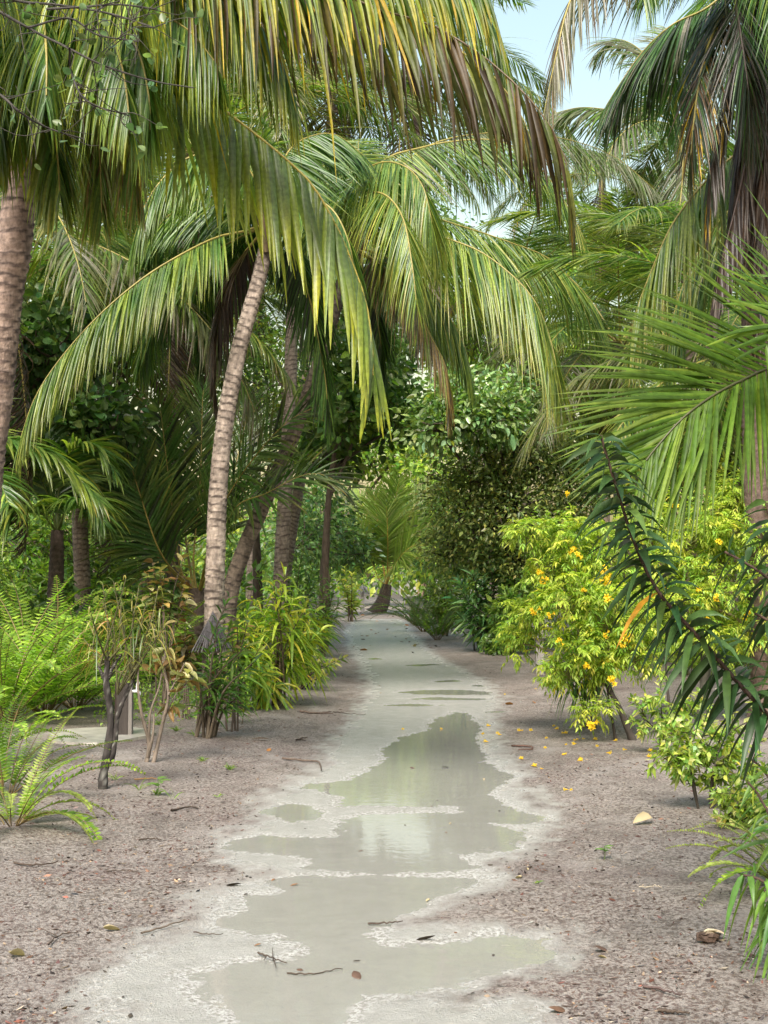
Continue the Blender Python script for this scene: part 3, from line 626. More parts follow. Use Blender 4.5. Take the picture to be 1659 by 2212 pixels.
# --- young palms with erect fronds
def young_palm(label, base_px, d, trunk, fronds, L, cols, seed, rach=(.3, .2, .05), tone=(.12, .09, .07), r=.16, n=60, W=.05, droop=.22, N=(0, -1, .5)):
    bs = P(base_px[0], base_px[1], d); bs[2] = 0
    t = thing('young_coconut_palm', label, 'palm tree', bs, 'young palms')
    palm_trunk(t, bs, [bs] + list(PP(trunk)), r, r * .6, seed, tone, darkness=.3)
    for i, pts in enumerate(fronds):
        frond(t, bs, PP(pts), n=n, L=L, W=W, droop=droop, N=N, cols=cols, seed=seed * 10 + i, rach=rach, lift=.15, t0=.28, a0=62, tip=(.3, .24, .04), tipamt=.15)
    return t
d = 52
young_palm('small orange-stalked palm standing where the path bends far ahead', (812, 1327), d, [(827, 1300, d), (836, 1262, d)], [
    [(834, 1262, d), (818, 1250, d), (800, 1205, 51), (776, 1164, 50.6), (746, 1137, 50.3), (709, 1128, 50)], [(834, 1262, d), (828, 1220, d), (821, 1164, d), (808, 1070, d)],
    [(836, 1262, d), (841, 1223, d), (848, 1119, d), (864, 1030, 51.5)], [(836, 1262, d), (846, 1232, d), (871, 1182, 51), (913, 1142, 50.4), (960, 1136, 50)],
    [(836, 1262, d), (852, 1205, 53), (889, 1104, 53.5), (927, 1050, 54)], [(834, 1262, d), (822, 1200, 53), (790, 1110, 54), (760, 1060, 55)], [(836, 1262, d), (856, 1215, 50), (890, 1180, 49), (930, 1180, 48.5)], [(836, 1262, d), (838, 1180, 50.5), (835, 1090, 50)]],
    1.35, ((A([.2, .28, .05]), A([.14, .22, .04]), A([.28, .32, .1])), (3, 2, 1)), 31, (.5, .26, .05), r=.3, n=58, W=.07)
d = 21
young_palm('broad young palm fanning upright fronds behind the pale ringed trunk', (425, 1440), d, [(425, 1330, d), (425, 1270, d)], [
    [(420, 1280, d), (390, 1228, d), (370, 1078, 20.8), (352, 928, 20.6), (346, 880, 20.5)], [(425, 1280, d), (418, 1203, d), (432, 1053, d), (437, 883, d), (440, 835, d)],
    [(415, 1280, d), (340, 1150, 21.3), (280, 960, 21.6), (180, 820, 22)], [(430, 1280, d), (478, 1100, 19), (600, 930, 17.8), (705, 868, 17.6)],
    [(430, 1280, d), (500, 1110, 18.6), (575, 1066, 17.8), (675, 1022, 17.6), (755, 1055, 17.6)], [(420, 1280, d), (400, 1150, 22), (400, 1000, 22.6), (390, 880, 23)],
    [(415, 1280, d), (320, 1180, 20.4), (250, 1080, 20), (190, 1060, 19.8)], [(430, 1280, d), (470, 1150, 21.8), (520, 960, 22.4), (540, 850, 23)], [(425, 1280, d), (350, 1200, 20.3), (300, 1060, 20), (270, 960, 19.9)]],
    .95, ((GREEN, A([.075, .12, .03]), DARK), (3, 2, 1)), 32, (.25, .19, .05), r=.2, n=70, W=.042, droop=.15)
d = 19
young_palm('young palm with a short black trunk at the left, among the ferns', (120, 1480), d, [(120, 1300, d), (122, 1220, d), (124, 1145, d)], [
    [(124, 1150, d), (100, 1060, 18.8), (62, 1000, 18.6), (10, 985, 18.5), (-50, 1040, 18.4)], [(124, 1150, d), (128, 1050, d), (150, 980, 18.7), (200, 960, 18.5), (250, 1020, 18.4)],
    [(124, 1150, d), (118, 1040, 19.3), (105, 930, 19.5)], [(124, 1150, d), (150, 1090, 18.4), (190, 1080, 18), (225, 1130, 17.8)], [(124, 1150, d), (80, 1100, 18.5), (30, 1100, 18.2), (-10, 1160, 18.1)], [(124, 1150, d), (140, 1020, 19.5), (170, 920, 19.8)]],
    .8, ((MID, GREEN, YGRN), (2, 3, 1)), 33, (.1, .13, .03), (.05, .04, .035), r=.14, n=50, droop=.6, N=(0, 0, 1))
d = 17
young_palm('young palm beyond the left edge, one frond arching in above the ferns', (-110, 1500), d, [(-110, 1250, d), (-105, 1060, d)], [
    [(-105, 1060, d), (-60, 970, d), (10, 950, 16.9), (100, 976, 16.8), (165, 1028, 16.7), (225, 1090, 16.6)], [(-105, 1060, d), (-140, 960, d), (-220, 920, d)], [(-105, 1060, d), (-100, 940, 17.3), (-80, 830, 17.5)], [(-105, 1060, d), (-60, 1020, 16.2), (-10, 1030, 15.6), (20, 1090, 15.2)]],
    .8, ((MID, GREEN, YGRN), (2, 3, 1)), 34, (.1, .13, .03), r=.14, n=60, droop=.6, N=(0, 0, 1))

# --- palms further back: shared frond shapes, every frond its own part
def frond_proto(seed, arch, L, cols, droop, Lr=4.4, tip=None, n=115, W=.03, m=4):
    """frond leaving the origin along +X, bending down by arch"""
    u = np.linspace(0, 1, 9); ang = -arch * u ** 1.3
    st = Lr / 8; x = np.concatenate([[0], np.cumsum(np.cos(ang[:-1]) * st)]); z = np.concatenate([[0], np.cumsum(np.sin(ang[:-1]) * st)])
    R = np.stack([x, .12 * np.sin(u * 2 + seed) * u, z], 1)
    V, C, Rp = frond_leaflets(R, n=n, L=L, W=W, droop=droop, cols=cols, seed=seed, tip=tip, m=m, ragged=.15, miss=.05)
    b = Buf(); b.add(V.reshape(-1, 3), strip_faces(V.shape[0], V.shape[1]), C.reshape(-1, 3), 0); rachis(b, Rp, .02)
    return mesh_from('frond', b, [M_PALM, M_STALK])
PROTO = [[frond_proto(300 + i, .9 + .25 * i, .95, c, .35, tip=(.25, .23, .06)) for i, c in enumerate((LUSH, LIT, LUSH))],      # young, high
         [frond_proto(310 + i, 1.1 + .2 * i, 1.0, c, .5, tip=(.25, .23, .06)) for i, c in enumerate((LUSH, LIT, GREYG))],        # spreading
         [frond_proto(320 + i, .9 + .2 * i, .95, c, .8, tip=BRN) for i, c in enumerate((LIT, GREYG, AUT))],         # drooping
         [frond_proto(330 + i, .3, .7, DEAD, .8) for i in range(2)]]                                              # dead, hanging
# each is drawn with its leaflets falling towards the ground only when its tilt is small, so tilt stays part of the shape choice
def back_palm(label, x, y, d, base_x, seed, tone=(.3, .24, .2), nf=17, lean=0, size=1.0, dead=2, r=.13):
    q = np.random.default_rng(seed)
    top = P(x, y, d); bs = P(base_x, 1239, d); bs[2] = 0
    t = thing('coconut_palm', label, 'palm tree', bs, 'coconut palms')
    mid = bs * .5 + top * .5 + A([(top[0] - bs[0]) * .22, 0, 0])
    palm_trunk(t, bs, [bs, bs * .75 + mid * .25 + A([0, 0, .3]), mid, top], r, r * .7, seed, tone)
    for i in range(nf):
        u = (i + .5) / nf
        el = 1.15 - 1.75 * u + q.normal(0, .08); az = i * 2.39996 + q.normal(0, .2)
        fam = PROTO[0] if u < .3 else PROTO[1] if u < .65 else PROTO[2]
        if i >= nf - dead: fam = PROTO[3]; el = -1.35
        me = fam[q.integers(len(fam))]
        s = size * (.85 + .25 * q.random())
        link('frond', me, t, tuple(top - bs + A([math.cos(az), math.sin(az), 0]) * .08), (0, -el, az), s).rotation_mode = 'XYZ'
    return t
for a in [
    ('tall slender palm high left of the sky gap, behind the brown drooping frond', 880, 90, 30, 1160, 1),
    ('small distant palm crossing the lower part of the sky gap', 1300, 380, 44, 1290, 17),
    ('palm behind the yellow-green arching frond, lower right of the sky gap', 1500, 660, 34, 1480, 3),
    ('dark palm low behind the bright arching fronds, right of centre', 1340, 740, 27, 1370, 4),
    ('palm high behind the centre of the picture, above the leaning palm', 720, 150, 31, 600, 5),
    ('palm behind the top of the pale ringed palm', 640, 200, 25, 600, 6),
    ('palm at upper left behind the curtain of leaflets', 400, 330, 23, 300, 7),
    ('palm with a reddish ringed trunk between the ferns and the black-trunked young palm', 165, 560, 22, 185, 8),
    ('palm at the far left behind the nearest trunk', -20, 480, 18, -60, 9),
    ('palm with a slim grey trunk leaning behind the broad young palm', 225, 640, 27, 275, 10),
    ('palm in the distance behind the small orange-stalked palm', 1000, 640, 46, 1075, 11),
    ('palm in the distance above the dark small-leaved tree', 1120, 620, 36, 1150, 12),
    ('palm in the distance at the right behind the yellow flowering shrub', 1560, 620, 24, 1580, 13),
    ('palm in the distance at the upper left between the trunks', 300, 120, 32, 330, 14),
    ('palm in the distance left of centre, its trunk hidden by leaves', 560, 640, 34, 540, 15),
    ('palm far behind the right edge, level with the glossy frond', 1700, 760, 20, 1720, 16),
    ]:
    back_palm(*a[:5], seed=400 + a[5], dead=(2 if a[5] % 2 else 1), size=1.05)
# ------------------------------------------------------------------ broad-leaved trees and background growth
def scatter_leaves(b, c, spread, n, L, W, cols, shape='small', out=None, droop=.25, s=.22, flat=.6, m=0):
    """n leaves round each twig centre c"""
    N = len(c) * n
    o = rdir(N) * (rng.random((N, 1)) ** .6) * spread
    p = np.repeat(c, n, 0) + o * A([1, 1, .7])
    d = nrm(o) * .7 + rdir(N) * .7 + A([0, 0, -droop])
    if out is not None: d = d + np.repeat(out, n, 0) * .6
    up = A([0, 0, flat]) + rdir(N) * .7
    LL = L * np.exp(rng.normal(0, .2, N))
    leaves(b, p, d, up, LL, W * LL / L, mixcols(*cols, N, s) * np.repeat(np.exp(rng.normal(0, .28, (len(c), 1))), n, 0), shape, bend=rng.uniform(0, .3, N), m=m)
def blob_points(c, r, n, shell=.45):
    """twig centres through an uneven ellipsoid"""
    q = rdir(n); rad = (shell + (1 - shell) * rng.random((n, 1))) ** .7
    lump = 1 + .28 * np.sin(q[:, :1] * 5 + c[0]) * np.cos(q[:, 2:] * 6 + c[1]) + rng.normal(0, .08, (n, 1))
    return c + q * rad * lump * r, nrm(q * A([1, 1, .6]))
def broad_tree(name, label, cat, base, trunk, blobs, L, W, cols, shape='small', per=9, spread=.28, tone=(.12, .09, .07), r0=.12, mat=None, group=None, flat=.6, droop=.25):
    """base/trunk: survey points; blobs: (x, y, d, rx_px, ry_px, depth_m, twigs)"""
    bs = P(base[0], 1239, base[1]); bs[2] = 0
    t = thing(name, label, cat, bs, group)
    tp = [bs] + list(PP(trunk)) if trunk else [bs, bs + A([.1, 0, 1.2])]
    tb = Buf(); tr = spline(tp, 16); tube(tb, tr, np.linspace(r0, r0 * .45, 16) * (1 + .08 * rng.normal(size=16)), A(tone), 9)
    mk('trunk', tb, M_BARK, t, bs)
    lb = Buf()
    for (x, y, d, rx, ry, dm, nt) in blobs:
        c = P(x, y, d); r = A([px(rx, d), dm, px(ry, d)])
        pts, out = blob_points(c, r, nt)
        pts = pts[pts[:, 2] > .12]; out = out[:len(pts)]
        scatter_leaves(lb, pts, spread, per, L, W, cols, shape, out, droop, flat=flat)
        bb = Buf()
        st = tr[rng.integers(8, 16)]
        hub = c - A([0, 0, r[2] * .35])
        tube(bb, spline([st, st * .4 + hub * .6 + rng.normal(0, .12, 3), hub], 7), np.linspace(r0 * .45, r0 * .2, 7), A(tone), 6)
        for k in rng.choice(len(pts), min(12, len(pts)), replace=False):
            tube(bb, spline([hub, hub * .5 + pts[k] * .5 + rng.normal(0, .1, 3), pts[k]], 6), np.linspace(r0 * .2, r0 * .05 + .004, 6), A(tone) * (.8 + .4 * rng.random()), 5)
        mk('branch', bb, M_BARK, t, bs)
    mk('foliage', lb, mat or M_LEAF, t, bs, stuff=True)
    return t
D1, D2, D3, B1, B2, B3, Y1 = A([.05, .1, .028]), A([.075, .14, .035]), A([.105, .155, .05]), A([.14, .23, .038]), A([.22, .32, .045]), A([.125, .19, .06]), A([.28, .33, .05])
DK = ((D1, D2, D3), (3, 3, 2)); MDK = ((D2, B3, B1), (3, 2, 2)); BRT = ((B1, B2, Y1), (2, 3, 2)); OLV = ((A([.19, .24, .075]), A([.13, .18, .055]), A([.31, .32, .11])), (3, 3, 1.5))  # BRT: lighter yellow-green, with sunshine on the foliage put into the colour
TG = 'background trees'
broad_tree('broadleaf_tree', 'dark heart-leaved tree behind the nearest trunk at the left', 'tree', (-60, 20), [(-50, 1100, 20), (30, 900, 20)],
    [(110, 740, 20, 110, 90, 1.0, 150), (30, 850, 20, 80, 110, 1.0, 120), (210, 920, 20, 90, 80, .9, 130), (130, 1010, 21, 90, 60, .9, 80), (250, 1060, 21, 60, 70, .8, 70)], .15, .11, DK, 'ovate', 7, .35, group=TG)
broad_tree('broadleaf_tree', 'many-stemmed dark tree behind the broad young palm', 'tree', (370, 27), [(372, 1050, 27), (365, 900, 27), (385, 820, 27)],
    [(330, 740, 27, 130, 80, 1.5, 150), (460, 780, 27, 110, 90, 1.5, 140), (400, 660, 28, 160, 80, 1.5, 140), (250, 820, 27, 90, 90, 1.2, 110)], .13, .07, MDK, 'small', 9, .4, r0=.2, group=TG)
broad_tree('broadleaf_tree', 'tree with yellowish sunlit leaves left of centre, between the two leaning trunks', 'tree', (560, 31), [(550, 1000, 31), (548, 850, 31)],
    [(610, 800, 31, 90, 90, 1.4, 130), (560, 920, 31, 80, 90, 1.4, 120), (640, 950, 30, 60, 70, 1.2, 80), (520, 700, 33, 90, 80, 1.5, 100)], .12, .07, ((B1, B3, Y1), (3, 2, 1)), 'small', 9, .4, tone=(.1, .075, .06), r0=.12, group=TG)
broad_tree('broadleaf_tree', 'leafy tree with round dark leaves over the path, left of the bare branches', 'tree', (700, 27), [(705, 1150, 27), (720, 1000, 27), (745, 920, 27)],
    [(740, 870, 27, 80, 90, 1.3, 150), (800, 810, 27, 90, 70, 1.3, 140), (860, 900, 28, 80, 60, 1.3, 120), (700, 970, 28, 70, 60, 1.2, 90), (790, 720, 28, 80, 60, 1.2, 110)], .15, .11, MDK, 'ovate', 7, .38, r0=.1, group=TG)
broad_tree('broadleaf_tree', 'shrubby tree with large pale shiny leaves at the end of the arching fronds', 'tree', (1120, 28), [(1110, 1150, 28), (1060, 980, 26.5)],
    [(1000, 870, 25.5, 80, 60, .8, 130), (1065, 905, 25.5, 70, 50, .8, 110), (950, 915, 25.5, 60, 50, .8, 80), (1120, 850, 26, 70, 50, .8, 90)], .125, .062, ((A([.2, .31, .12]), A([.3, .4, .2]), B1), (3, 2, 3)), 'ovate', 11, .5, mat=M_GLOSS, group=TG)
broad_tree('broadleaf_tree', 'dense dark small-leaved tree right of the path, thin black branches showing', 'tree', (1110, 27), [(1108, 1280, 27), (1095, 1150, 27), (1080, 1040, 27)],
    [(1060, 1000, 27, 110, 80, 1.4, 210), (1170, 975, 27, 110, 75, 1.4, 210), (1240, 1050, 26.5, 80, 80, 1.2, 160), (995, 1090, 27, 70, 80, 1.2, 150), (1110, 1110, 26.5, 120, 80, 1.3, 210), (1150, 1210, 27, 110, 60, 1.1, 160), (1040, 1190, 27.5, 80, 50, 1.1, 110), (970, 1180, 28, 50, 70, 1.0, 90)], .1, .046, OLV, 'small', 16, .5, tone=(.05, .04, .035), r0=.13, group=TG)
broad_tree('broadleaf_tree', 'sunlit yellow-green tree at the far end of the path, above the small palm', 'tree', (700, 62), [(710, 1150, 62), (760, 1050, 62)],
    [(800, 980, 62, 110, 60, 3, 150), (880, 940, 62, 90, 60, 3, 130), (720, 940, 62, 80, 60, 3, 110), (930, 1020, 60, 70, 60, 2.5, 90)], .28, .16, BRT, 'small', 10, .9, r0=.25, group=TG)
broad_tree('broadleaf_tree', 'dark tree behind the left side of the small orange-stalked palm', 'tree', (700, 48), [(700, 1200, 48), (710, 1120, 48)],
    [(690, 1110, 48, 70, 70, 2, 130), (740, 1180, 50, 60, 50, 2, 100), (650, 1160, 46, 50, 60, 2, 90)], .22, .1, DK, 'small', 10, .6, r0=.2, group=TG)
broad_tree('broadleaf_tree', 'dark shady tree closing the path behind the small orange-stalked palm', 'tree', (930, 75), [(930, 1180, 75), (915, 1120, 75)],
    [(900, 1120, 75, 60, 60, 3, 110), (960, 1130, 72, 60, 70, 3, 110), (840, 1120, 80, 60, 50, 3, 90), (930, 1200, 74, 50, 40, 3, 80)], .3, .16, DK, 'small', 10, 1.0, r0=.3, group=TG)
broad_tree('broadleaf_tree', 'sunlit tree behind the hanging fronds right of centre', 'tree', (1280, 40), [(1285, 1000, 40), (1270, 850, 40)],
    [(1260, 820, 40, 110, 80, 2, 140), (1370, 860, 40, 110, 80, 2, 140), (1180, 780, 40, 90, 70, 2, 140), (1450, 960, 38, 90, 90, 2, 130), (1100, 800, 39, 90, 80, 2, 150), (1250, 900, 38, 110, 70, 2, 160), (1010, 780, 39, 80, 70, 2, 120), (1350, 760, 40, 90, 70, 2, 120)], .18, .1, BRT, 'small', 10, .6, r0=.2, group=TG)
broad_tree('broadleaf_tree', 'bright green tree behind the yellow flowering shrub at the right', 'tree', (1560, 24), [(1560, 1150, 24), (1550, 1000, 24)],
    [(1500, 950, 24, 110, 90, 1.3, 150), (1610, 900, 24, 110, 100, 1.3, 150), (1600, 1060, 23, 90, 90, 1.2, 120), (1420, 1030, 24, 80, 80, 1.2, 110)], .14, .07, BRT, 'small', 10, .4, r0=.12, group=TG)
broad_tree('broadleaf_tree', 'small tree peeping above the fronds in the lower corner of the sky gap', 'tree', (1300, 60), [(1310, 900, 60), (1310, 650, 60)],
    [(1300, 560, 60, 120, 60, 3, 170), (1400, 520, 60, 100, 60, 3, 140), (1210, 600, 60, 90, 60, 3, 110)], .28, .15, BRT, 'small', 9, .8, r0=.3, group=TG)
broad_tree('broadleaf_tree', 'green leafy thicket at the far left behind the ferns', 'tree', (60, 25), [(55, 1230, 25), (50, 1130, 25)],
    [(40, 1160, 25, 120, 80, 1.3, 160), (170, 1180, 25, 100, 80, 1.3, 150), (270, 1170, 26, 80, 80, 1.2, 120), (90, 1260, 24, 130, 40, 1.1, 120), (230, 1270, 25, 90, 40, 1.1, 100)], .12, .06, ((B1, D2, B2), (3, 2, 2)), 'small', 10, .35, r0=.08, group=TG)
broad_tree('broadleaf_tree', 'tree with bare grey limbs behind the upper left fronds', 'tree', (200, 32), [(225, 1000, 32), (228, 800, 32), (220, 640, 32)],
    [(150, 560, 32, 130, 90, 2, 150), (280, 500, 32, 130, 90, 2, 150), (60, 440, 33, 120, 100, 2, 140), (200, 700, 33, 130, 80, 2, 130)], .15, .09, MDK, 'small', 9, .5, r0=.16, tone=(.2, .16, .13), group=TG)
broad_tree('broadleaf_tree', 'tree behind the centre fronds, glimpsed above the leaning palm', 'tree', (610, 45), [(620, 1000, 45), (680, 700, 45)],
    [(760, 620, 45, 140, 90, 2.5, 170), (900, 700, 45, 140, 90, 2.5, 170), (1020, 620, 46, 130, 90, 2.5, 150), (640, 560, 46, 130, 90, 2.5, 140), (860, 480, 47, 150, 90, 2.5, 140)], .2, .11, MDK, 'small', 9, .6, r0=.25, group=TG)
# the wood beyond, one mass
lb = Buf()
for k in range(46):
    a = rng.uniform(-1, 1); d = rng.uniform(62, 95)
    x = CX + a * 1500
    if 780 < x < 920: d = 100
    hgt = rng.uniform(3, 8.5) * (1 if abs(x - 1330) > 110 else .55)
    c = A([px(x - CX, d), d, hgt * .5])
    pts, out = blob_points(c, A([rng.uniform(2.5, 4.5), 2.2, hgt * .55]), 120, .3)
    pts = pts[pts[:, 2] > .2]; out = out[:len(pts)]
    scatter_leaves(lb, pts, 1.0, 9, .34, .2, BRT if rng.random() < .5 else MDK, 'small', out)
tag(mk('far_wood', lb, M_LEAF, stuff=True), 'mass of leafy growth closing the view far behind the palms', 'wood', kind='stuff')
# white hut glimpsed at the end of the path
c = P(905, 1239, 92); c[2] = 0
hut = thing('hut', 'scrap of a white hut wall at the very end of the path', 'hut', c)
b = Buf(); box(b, c + A([.2, 1.5, 1.1]), (3.0, 3, 2.2), A([.3, .29, .27])); mk('wall', b, M_CONC, hut, c, False)
b = Buf(); box(b, c + A([.2, 1.5, 2.7]), (3.8, 4, 1.0), A([.2, .16, .12]), taper=.15); mk('roof', b, M_WOOD, hut, c, False)
b = Buf(); box(b, c + A([.3, -.03, 1.0]), (.8, .06, 2.0), A([.2, .14, .1])); mk('door', b, M_WOOD, hut, c, False)

# low growth under the trees, one mass
lb = Buf()
for k in range(150):
    d = rng.uniform(18, 55); left = rng.random() < .55
    x = rng.uniform(-.34, -.09) * d - .6 if left else rng.uniform(.1, .34) * d + 1.2
    if left and d < 21 and x > -3: continue
    if not left and d < 24: continue
    h = rng.uniform(.5, 1.5) * (1 + d / 60)
    pts, out = blob_points(A([x, d, h * .45]), A([rng.uniform(.6, 1.2), .6, h * .55]), 45, .2)
    pts = pts[pts[:, 2] > .05]; out = out[:len(pts)]
    scatter_leaves(lb, pts, .3, 9, .13 + d * .002, .06 + d * .0012, [MDK, BRT, DK][rng.choice(3, p=[.45, .3, .25])], 'small', out)
tag(mk('undergrowth', lb, M_LEAF, stuff=True), 'tangled low green undergrowth beneath the palms', 'undergrowth', kind='stuff')

broad_tree('leafy_bush', 'dark bush hiding most of the white hut at the end of the path', 'shrub', (915, 86), None, [(893, 1228, 86, 20, 28, .8, 80), (905, 1218, 86, 24, 28, .8, 70), (945, 1222, 86, 28, 32, .8, 80), (985, 1225, 85, 26, 30, .8, 60)], .22, .1, MDK, 'small', 9, .5, r0=.06)
# ------------------------------------------------------------------ ferns
def fern_proto(seed, arch, cols, pl=.075, n=38, curl=0.):
    q = np.random.default_rng(seed); u = np.linspace(0, 1, 14)
    ang = -arch * u ** 1.2; st = 1 / 13
    R = np.stack([np.concatenate([[0], np.cumsum(np.cos(ang[:-1]) * st)]), .08 * np.sin(2 * u + seed) * u, np.concatenate([[0], np.cumsum(np.sin(ang[:-1]) * st)])], 1)
    T = nrm(np.gradient(R, axis=0)); b = Buf()
    for sd in (1, -1):
        t = np.linspace(.12, .99, n); p = np.stack([np.interp(t, u, R[:, j]) for j in range(3)], 1); tg = nrm(np.stack([np.interp(t, u, T[:, j]) for j in range(3)], 1))
        S = nrm(np.cross(tg, A([0, 0, 1.0]))) * sd
        ln = pl * np.interp(t, [0, .25, .6, 1], [.55, 1, .9, .12]) * np.exp(q.normal(0, .08, n))
        d = S + tg * .18 + A([0, 0, 1.]) * q.normal(.08, .14, (n, 1))
        k = A(cols[0])[q.choice(len(cols[0]), n, p=A(cols[1]) / sum(cols[1]))] * np.exp(q.normal(0, .15, (n, 1)))
        leaves(b, p, d, np.cross(S, tg) * -sd + A([0, 0, .6]), ln, .021, k, 'small', .15)
    tube(b, R, np.linspace(.005, .0015, 14), A([.13, .09, .03]), 4, 1)
    return mesh_from('frond', b, [M_SOFT, M_STALK])
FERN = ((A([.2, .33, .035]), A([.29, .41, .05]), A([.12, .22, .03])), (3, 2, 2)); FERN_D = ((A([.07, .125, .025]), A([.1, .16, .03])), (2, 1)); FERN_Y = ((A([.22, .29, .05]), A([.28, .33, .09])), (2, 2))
FP = {'lit': [fern_proto(500 + i, .7 + .28 * i, FERN) for i in range(5)], 'dark': [fern_proto(510 + i, .7 + .3 * i, FERN_D) for i in range(4)], 'pale': [fern_proto(520 + i, 1.1 + .4 * i, FERN_Y, .06, 46) for i in range(3)]}
def fern_clump(label, x, y, n, L_, kind='lit', seed=0, el=(1.42, .6), aim=None, group='fern clumps'):
    q = np.random.default_rng(seed); g = G(x, y); g[2] = ground_z(g[0], g[1])
    t = thing('fern', label, 'fern', g, group)
    for i in range(n):
        u = (i + .5) / n; az = (i * 2.39996 if aim is None else aim[i % len(aim)]) + q.normal(0, .25)
        e = el[0] * (1 - u) + el[1] * u + q.normal(0, .1)
        fam = FP[kind if q.random() < .8 else 'lit']
        link('frond', fam[q.integers(len(fam))], t, (.05 * math.cos(az), .05 * math.sin(az), 0), (q.normal(0, .25), -e, az), L_ * (1.5 if y < 1600 and x < 700 else 1.25) * (.75 + .4 * q.random()))
    return t
i = 0
for (x, y, n, L, k, lab) in [
    (15, 1575, 26, 1.15, 'lit', 'tall bright fern at the left edge, front of the big fern bank'), (95, 1560, 26, 1.2, 'lit', 'bright arching fern in the middle of the big fern bank at the left'),
    (165, 1545, 24, 1.0, 'lit', 'fern at the right front of the fern bank, beside the tap post'), (50, 1500, 24, 1.35, 'lit', 'taller fern in the second row of the fern bank at the left'),
    (140, 1490, 24, 1.25, 'lit', 'fern in the second row of the bank, in front of the reddish ringed trunk'), (235, 1478, 22, 1.1, 'lit', 'fern behind the tap post and the curly-leaved croton'),
    (330, 1470, 24, 1.15, 'lit', 'fern behind the second croton, left of the pale ringed palm'), (405, 1462, 22, 1.1, 'lit', 'fern at the foot of the pale ringed palm, behind the thatched lamp'),
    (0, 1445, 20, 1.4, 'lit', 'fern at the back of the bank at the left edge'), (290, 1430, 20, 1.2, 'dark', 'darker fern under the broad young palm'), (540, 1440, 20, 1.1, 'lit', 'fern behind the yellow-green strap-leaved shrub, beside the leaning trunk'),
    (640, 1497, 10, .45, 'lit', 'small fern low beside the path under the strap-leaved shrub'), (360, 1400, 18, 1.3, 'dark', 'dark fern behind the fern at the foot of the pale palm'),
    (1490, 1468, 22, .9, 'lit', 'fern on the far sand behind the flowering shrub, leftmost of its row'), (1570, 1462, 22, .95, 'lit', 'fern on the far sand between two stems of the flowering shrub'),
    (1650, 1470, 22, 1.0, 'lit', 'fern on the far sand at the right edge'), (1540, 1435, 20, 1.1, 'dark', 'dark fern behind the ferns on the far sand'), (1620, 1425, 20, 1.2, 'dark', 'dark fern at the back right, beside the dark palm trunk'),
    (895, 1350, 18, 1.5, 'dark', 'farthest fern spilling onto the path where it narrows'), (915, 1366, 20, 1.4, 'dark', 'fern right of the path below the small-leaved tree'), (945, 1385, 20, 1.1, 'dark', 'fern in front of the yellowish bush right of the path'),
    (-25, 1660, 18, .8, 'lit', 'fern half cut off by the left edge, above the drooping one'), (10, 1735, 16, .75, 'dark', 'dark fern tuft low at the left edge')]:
    fern_clump(lab, x, y, n, L, k, 600 + i); i += 1
fern_clump('near fern at the lower left with a long pale frond arching down to the sand', 25, 1800, 15, .72, 'pale', 640, (1.2, .35), aim=[.2, -.3, .6, -.8, 1.3, -1.4, 2.2])
fern_clump('bright near fern at the right edge, upright yellow-green fronds', 1715, 1945, 14, .5, 'pale', 641, (1.35, .6), aim=[2.6, 3.1, 2.0, 3.7, 1.2])

# ------------------------------------------------------------------ shrubs with stems and long leaves
def stem_leaves(b, c, u0, n, L, W, cols, shape, bend, upness=.7, grav=True, tipcol=None, s=.2, sizefall=.35, twist=.35):
    """leaves spiralling along the upper part of a stem polyline"""
    k = len(c); u = np.linspace(u0, 1, n); p = np.stack([np.interp(u, np.linspace(0, 1, k), c[:, j]) for j in range(3)], 1)
    T = nrm(np.stack([np.interp(u, np.linspace(0, 1, k), np.gradient(c, axis=0)[:, j]) for j in range(3)], 1))
    a = np.arange(n) * 2.39996 + rng.random() * 6
    ref = np.where(np.abs(T[:, 2:]) > .9, A([1.0, 0, 0]), A([0, 0, 1.0])); U = nrm(np.cross(T, ref)); Wd = np.cross(T, U)
    rad = U * np.cos(a)[:, None] + Wd * np.sin(a)[:, None]
    up = upness * np.interp(u, [u0, 1], [.4, 1.6])[:, None]
    d = rad + T * up + rng.normal(0, .12, (n, 3))
    LL = L * np.interp(u, [u0, .75, 1], [1, 1, 1 - sizefall]) * np.exp(rng.normal(0, .12, n))
    leaves(b, p, d, T + A([0, 0, .3]) + rng.normal(0, twist, (n, 3)), LL, W, mixcols(*cols, n, s), shape, np.clip(rng.normal(bend, bend * .3, n), 0, 2), grav=1 if grav else None, tipcol=tipcol)
def stem_shrub(name, label, base, d, stems, L, W, cols, shape='strap', bend=.7, n=22, u0=.55, r0=.016, tone=(.1, .075, .05), mat=None, fork=None, upness=.7, group=None, tipcol=None, cat='shrub', basew=.06):
    """stems: list of tip points (x, y, d); each stem is a part, its leaves a part"""
    bs = P(base[0], 1239, d); bs[2] = 0; bs[2] = ground_z(bs[0], bs[1]) - .01
    t = thing(name, label, cat, bs, group)
    for tipp in stems:
        tip = P(*tipp); o = bs + A([rng.normal(0, basew), rng.normal(0, basew), 0])
        m_ = o * .5 + tip * .5 + A([(o - tip)[0] * .18, rng.normal(0, .05), (tip - o)[2] * .1])
        c = spline([o, m_, tip], 14); sb = Buf()
        tube(sb, c, np.linspace(r0, r0 * .35, 14), A(tone) * (.8 + .4 * rng.random()), 6)
        mk('stem', sb, M_BARK, t, bs)
        lb = Buf(); stem_leaves(lb, c, u0, n, L, W, cols, shape, bend, upness, tipcol=tipcol)
        mk('leaf_cluster', lb, mat or M_LEAF, t, bs)
    return t
def tips(pts, d, sp=.35): return [(x, y, d + rng.uniform(-sp, sp)) for x, y in pts]
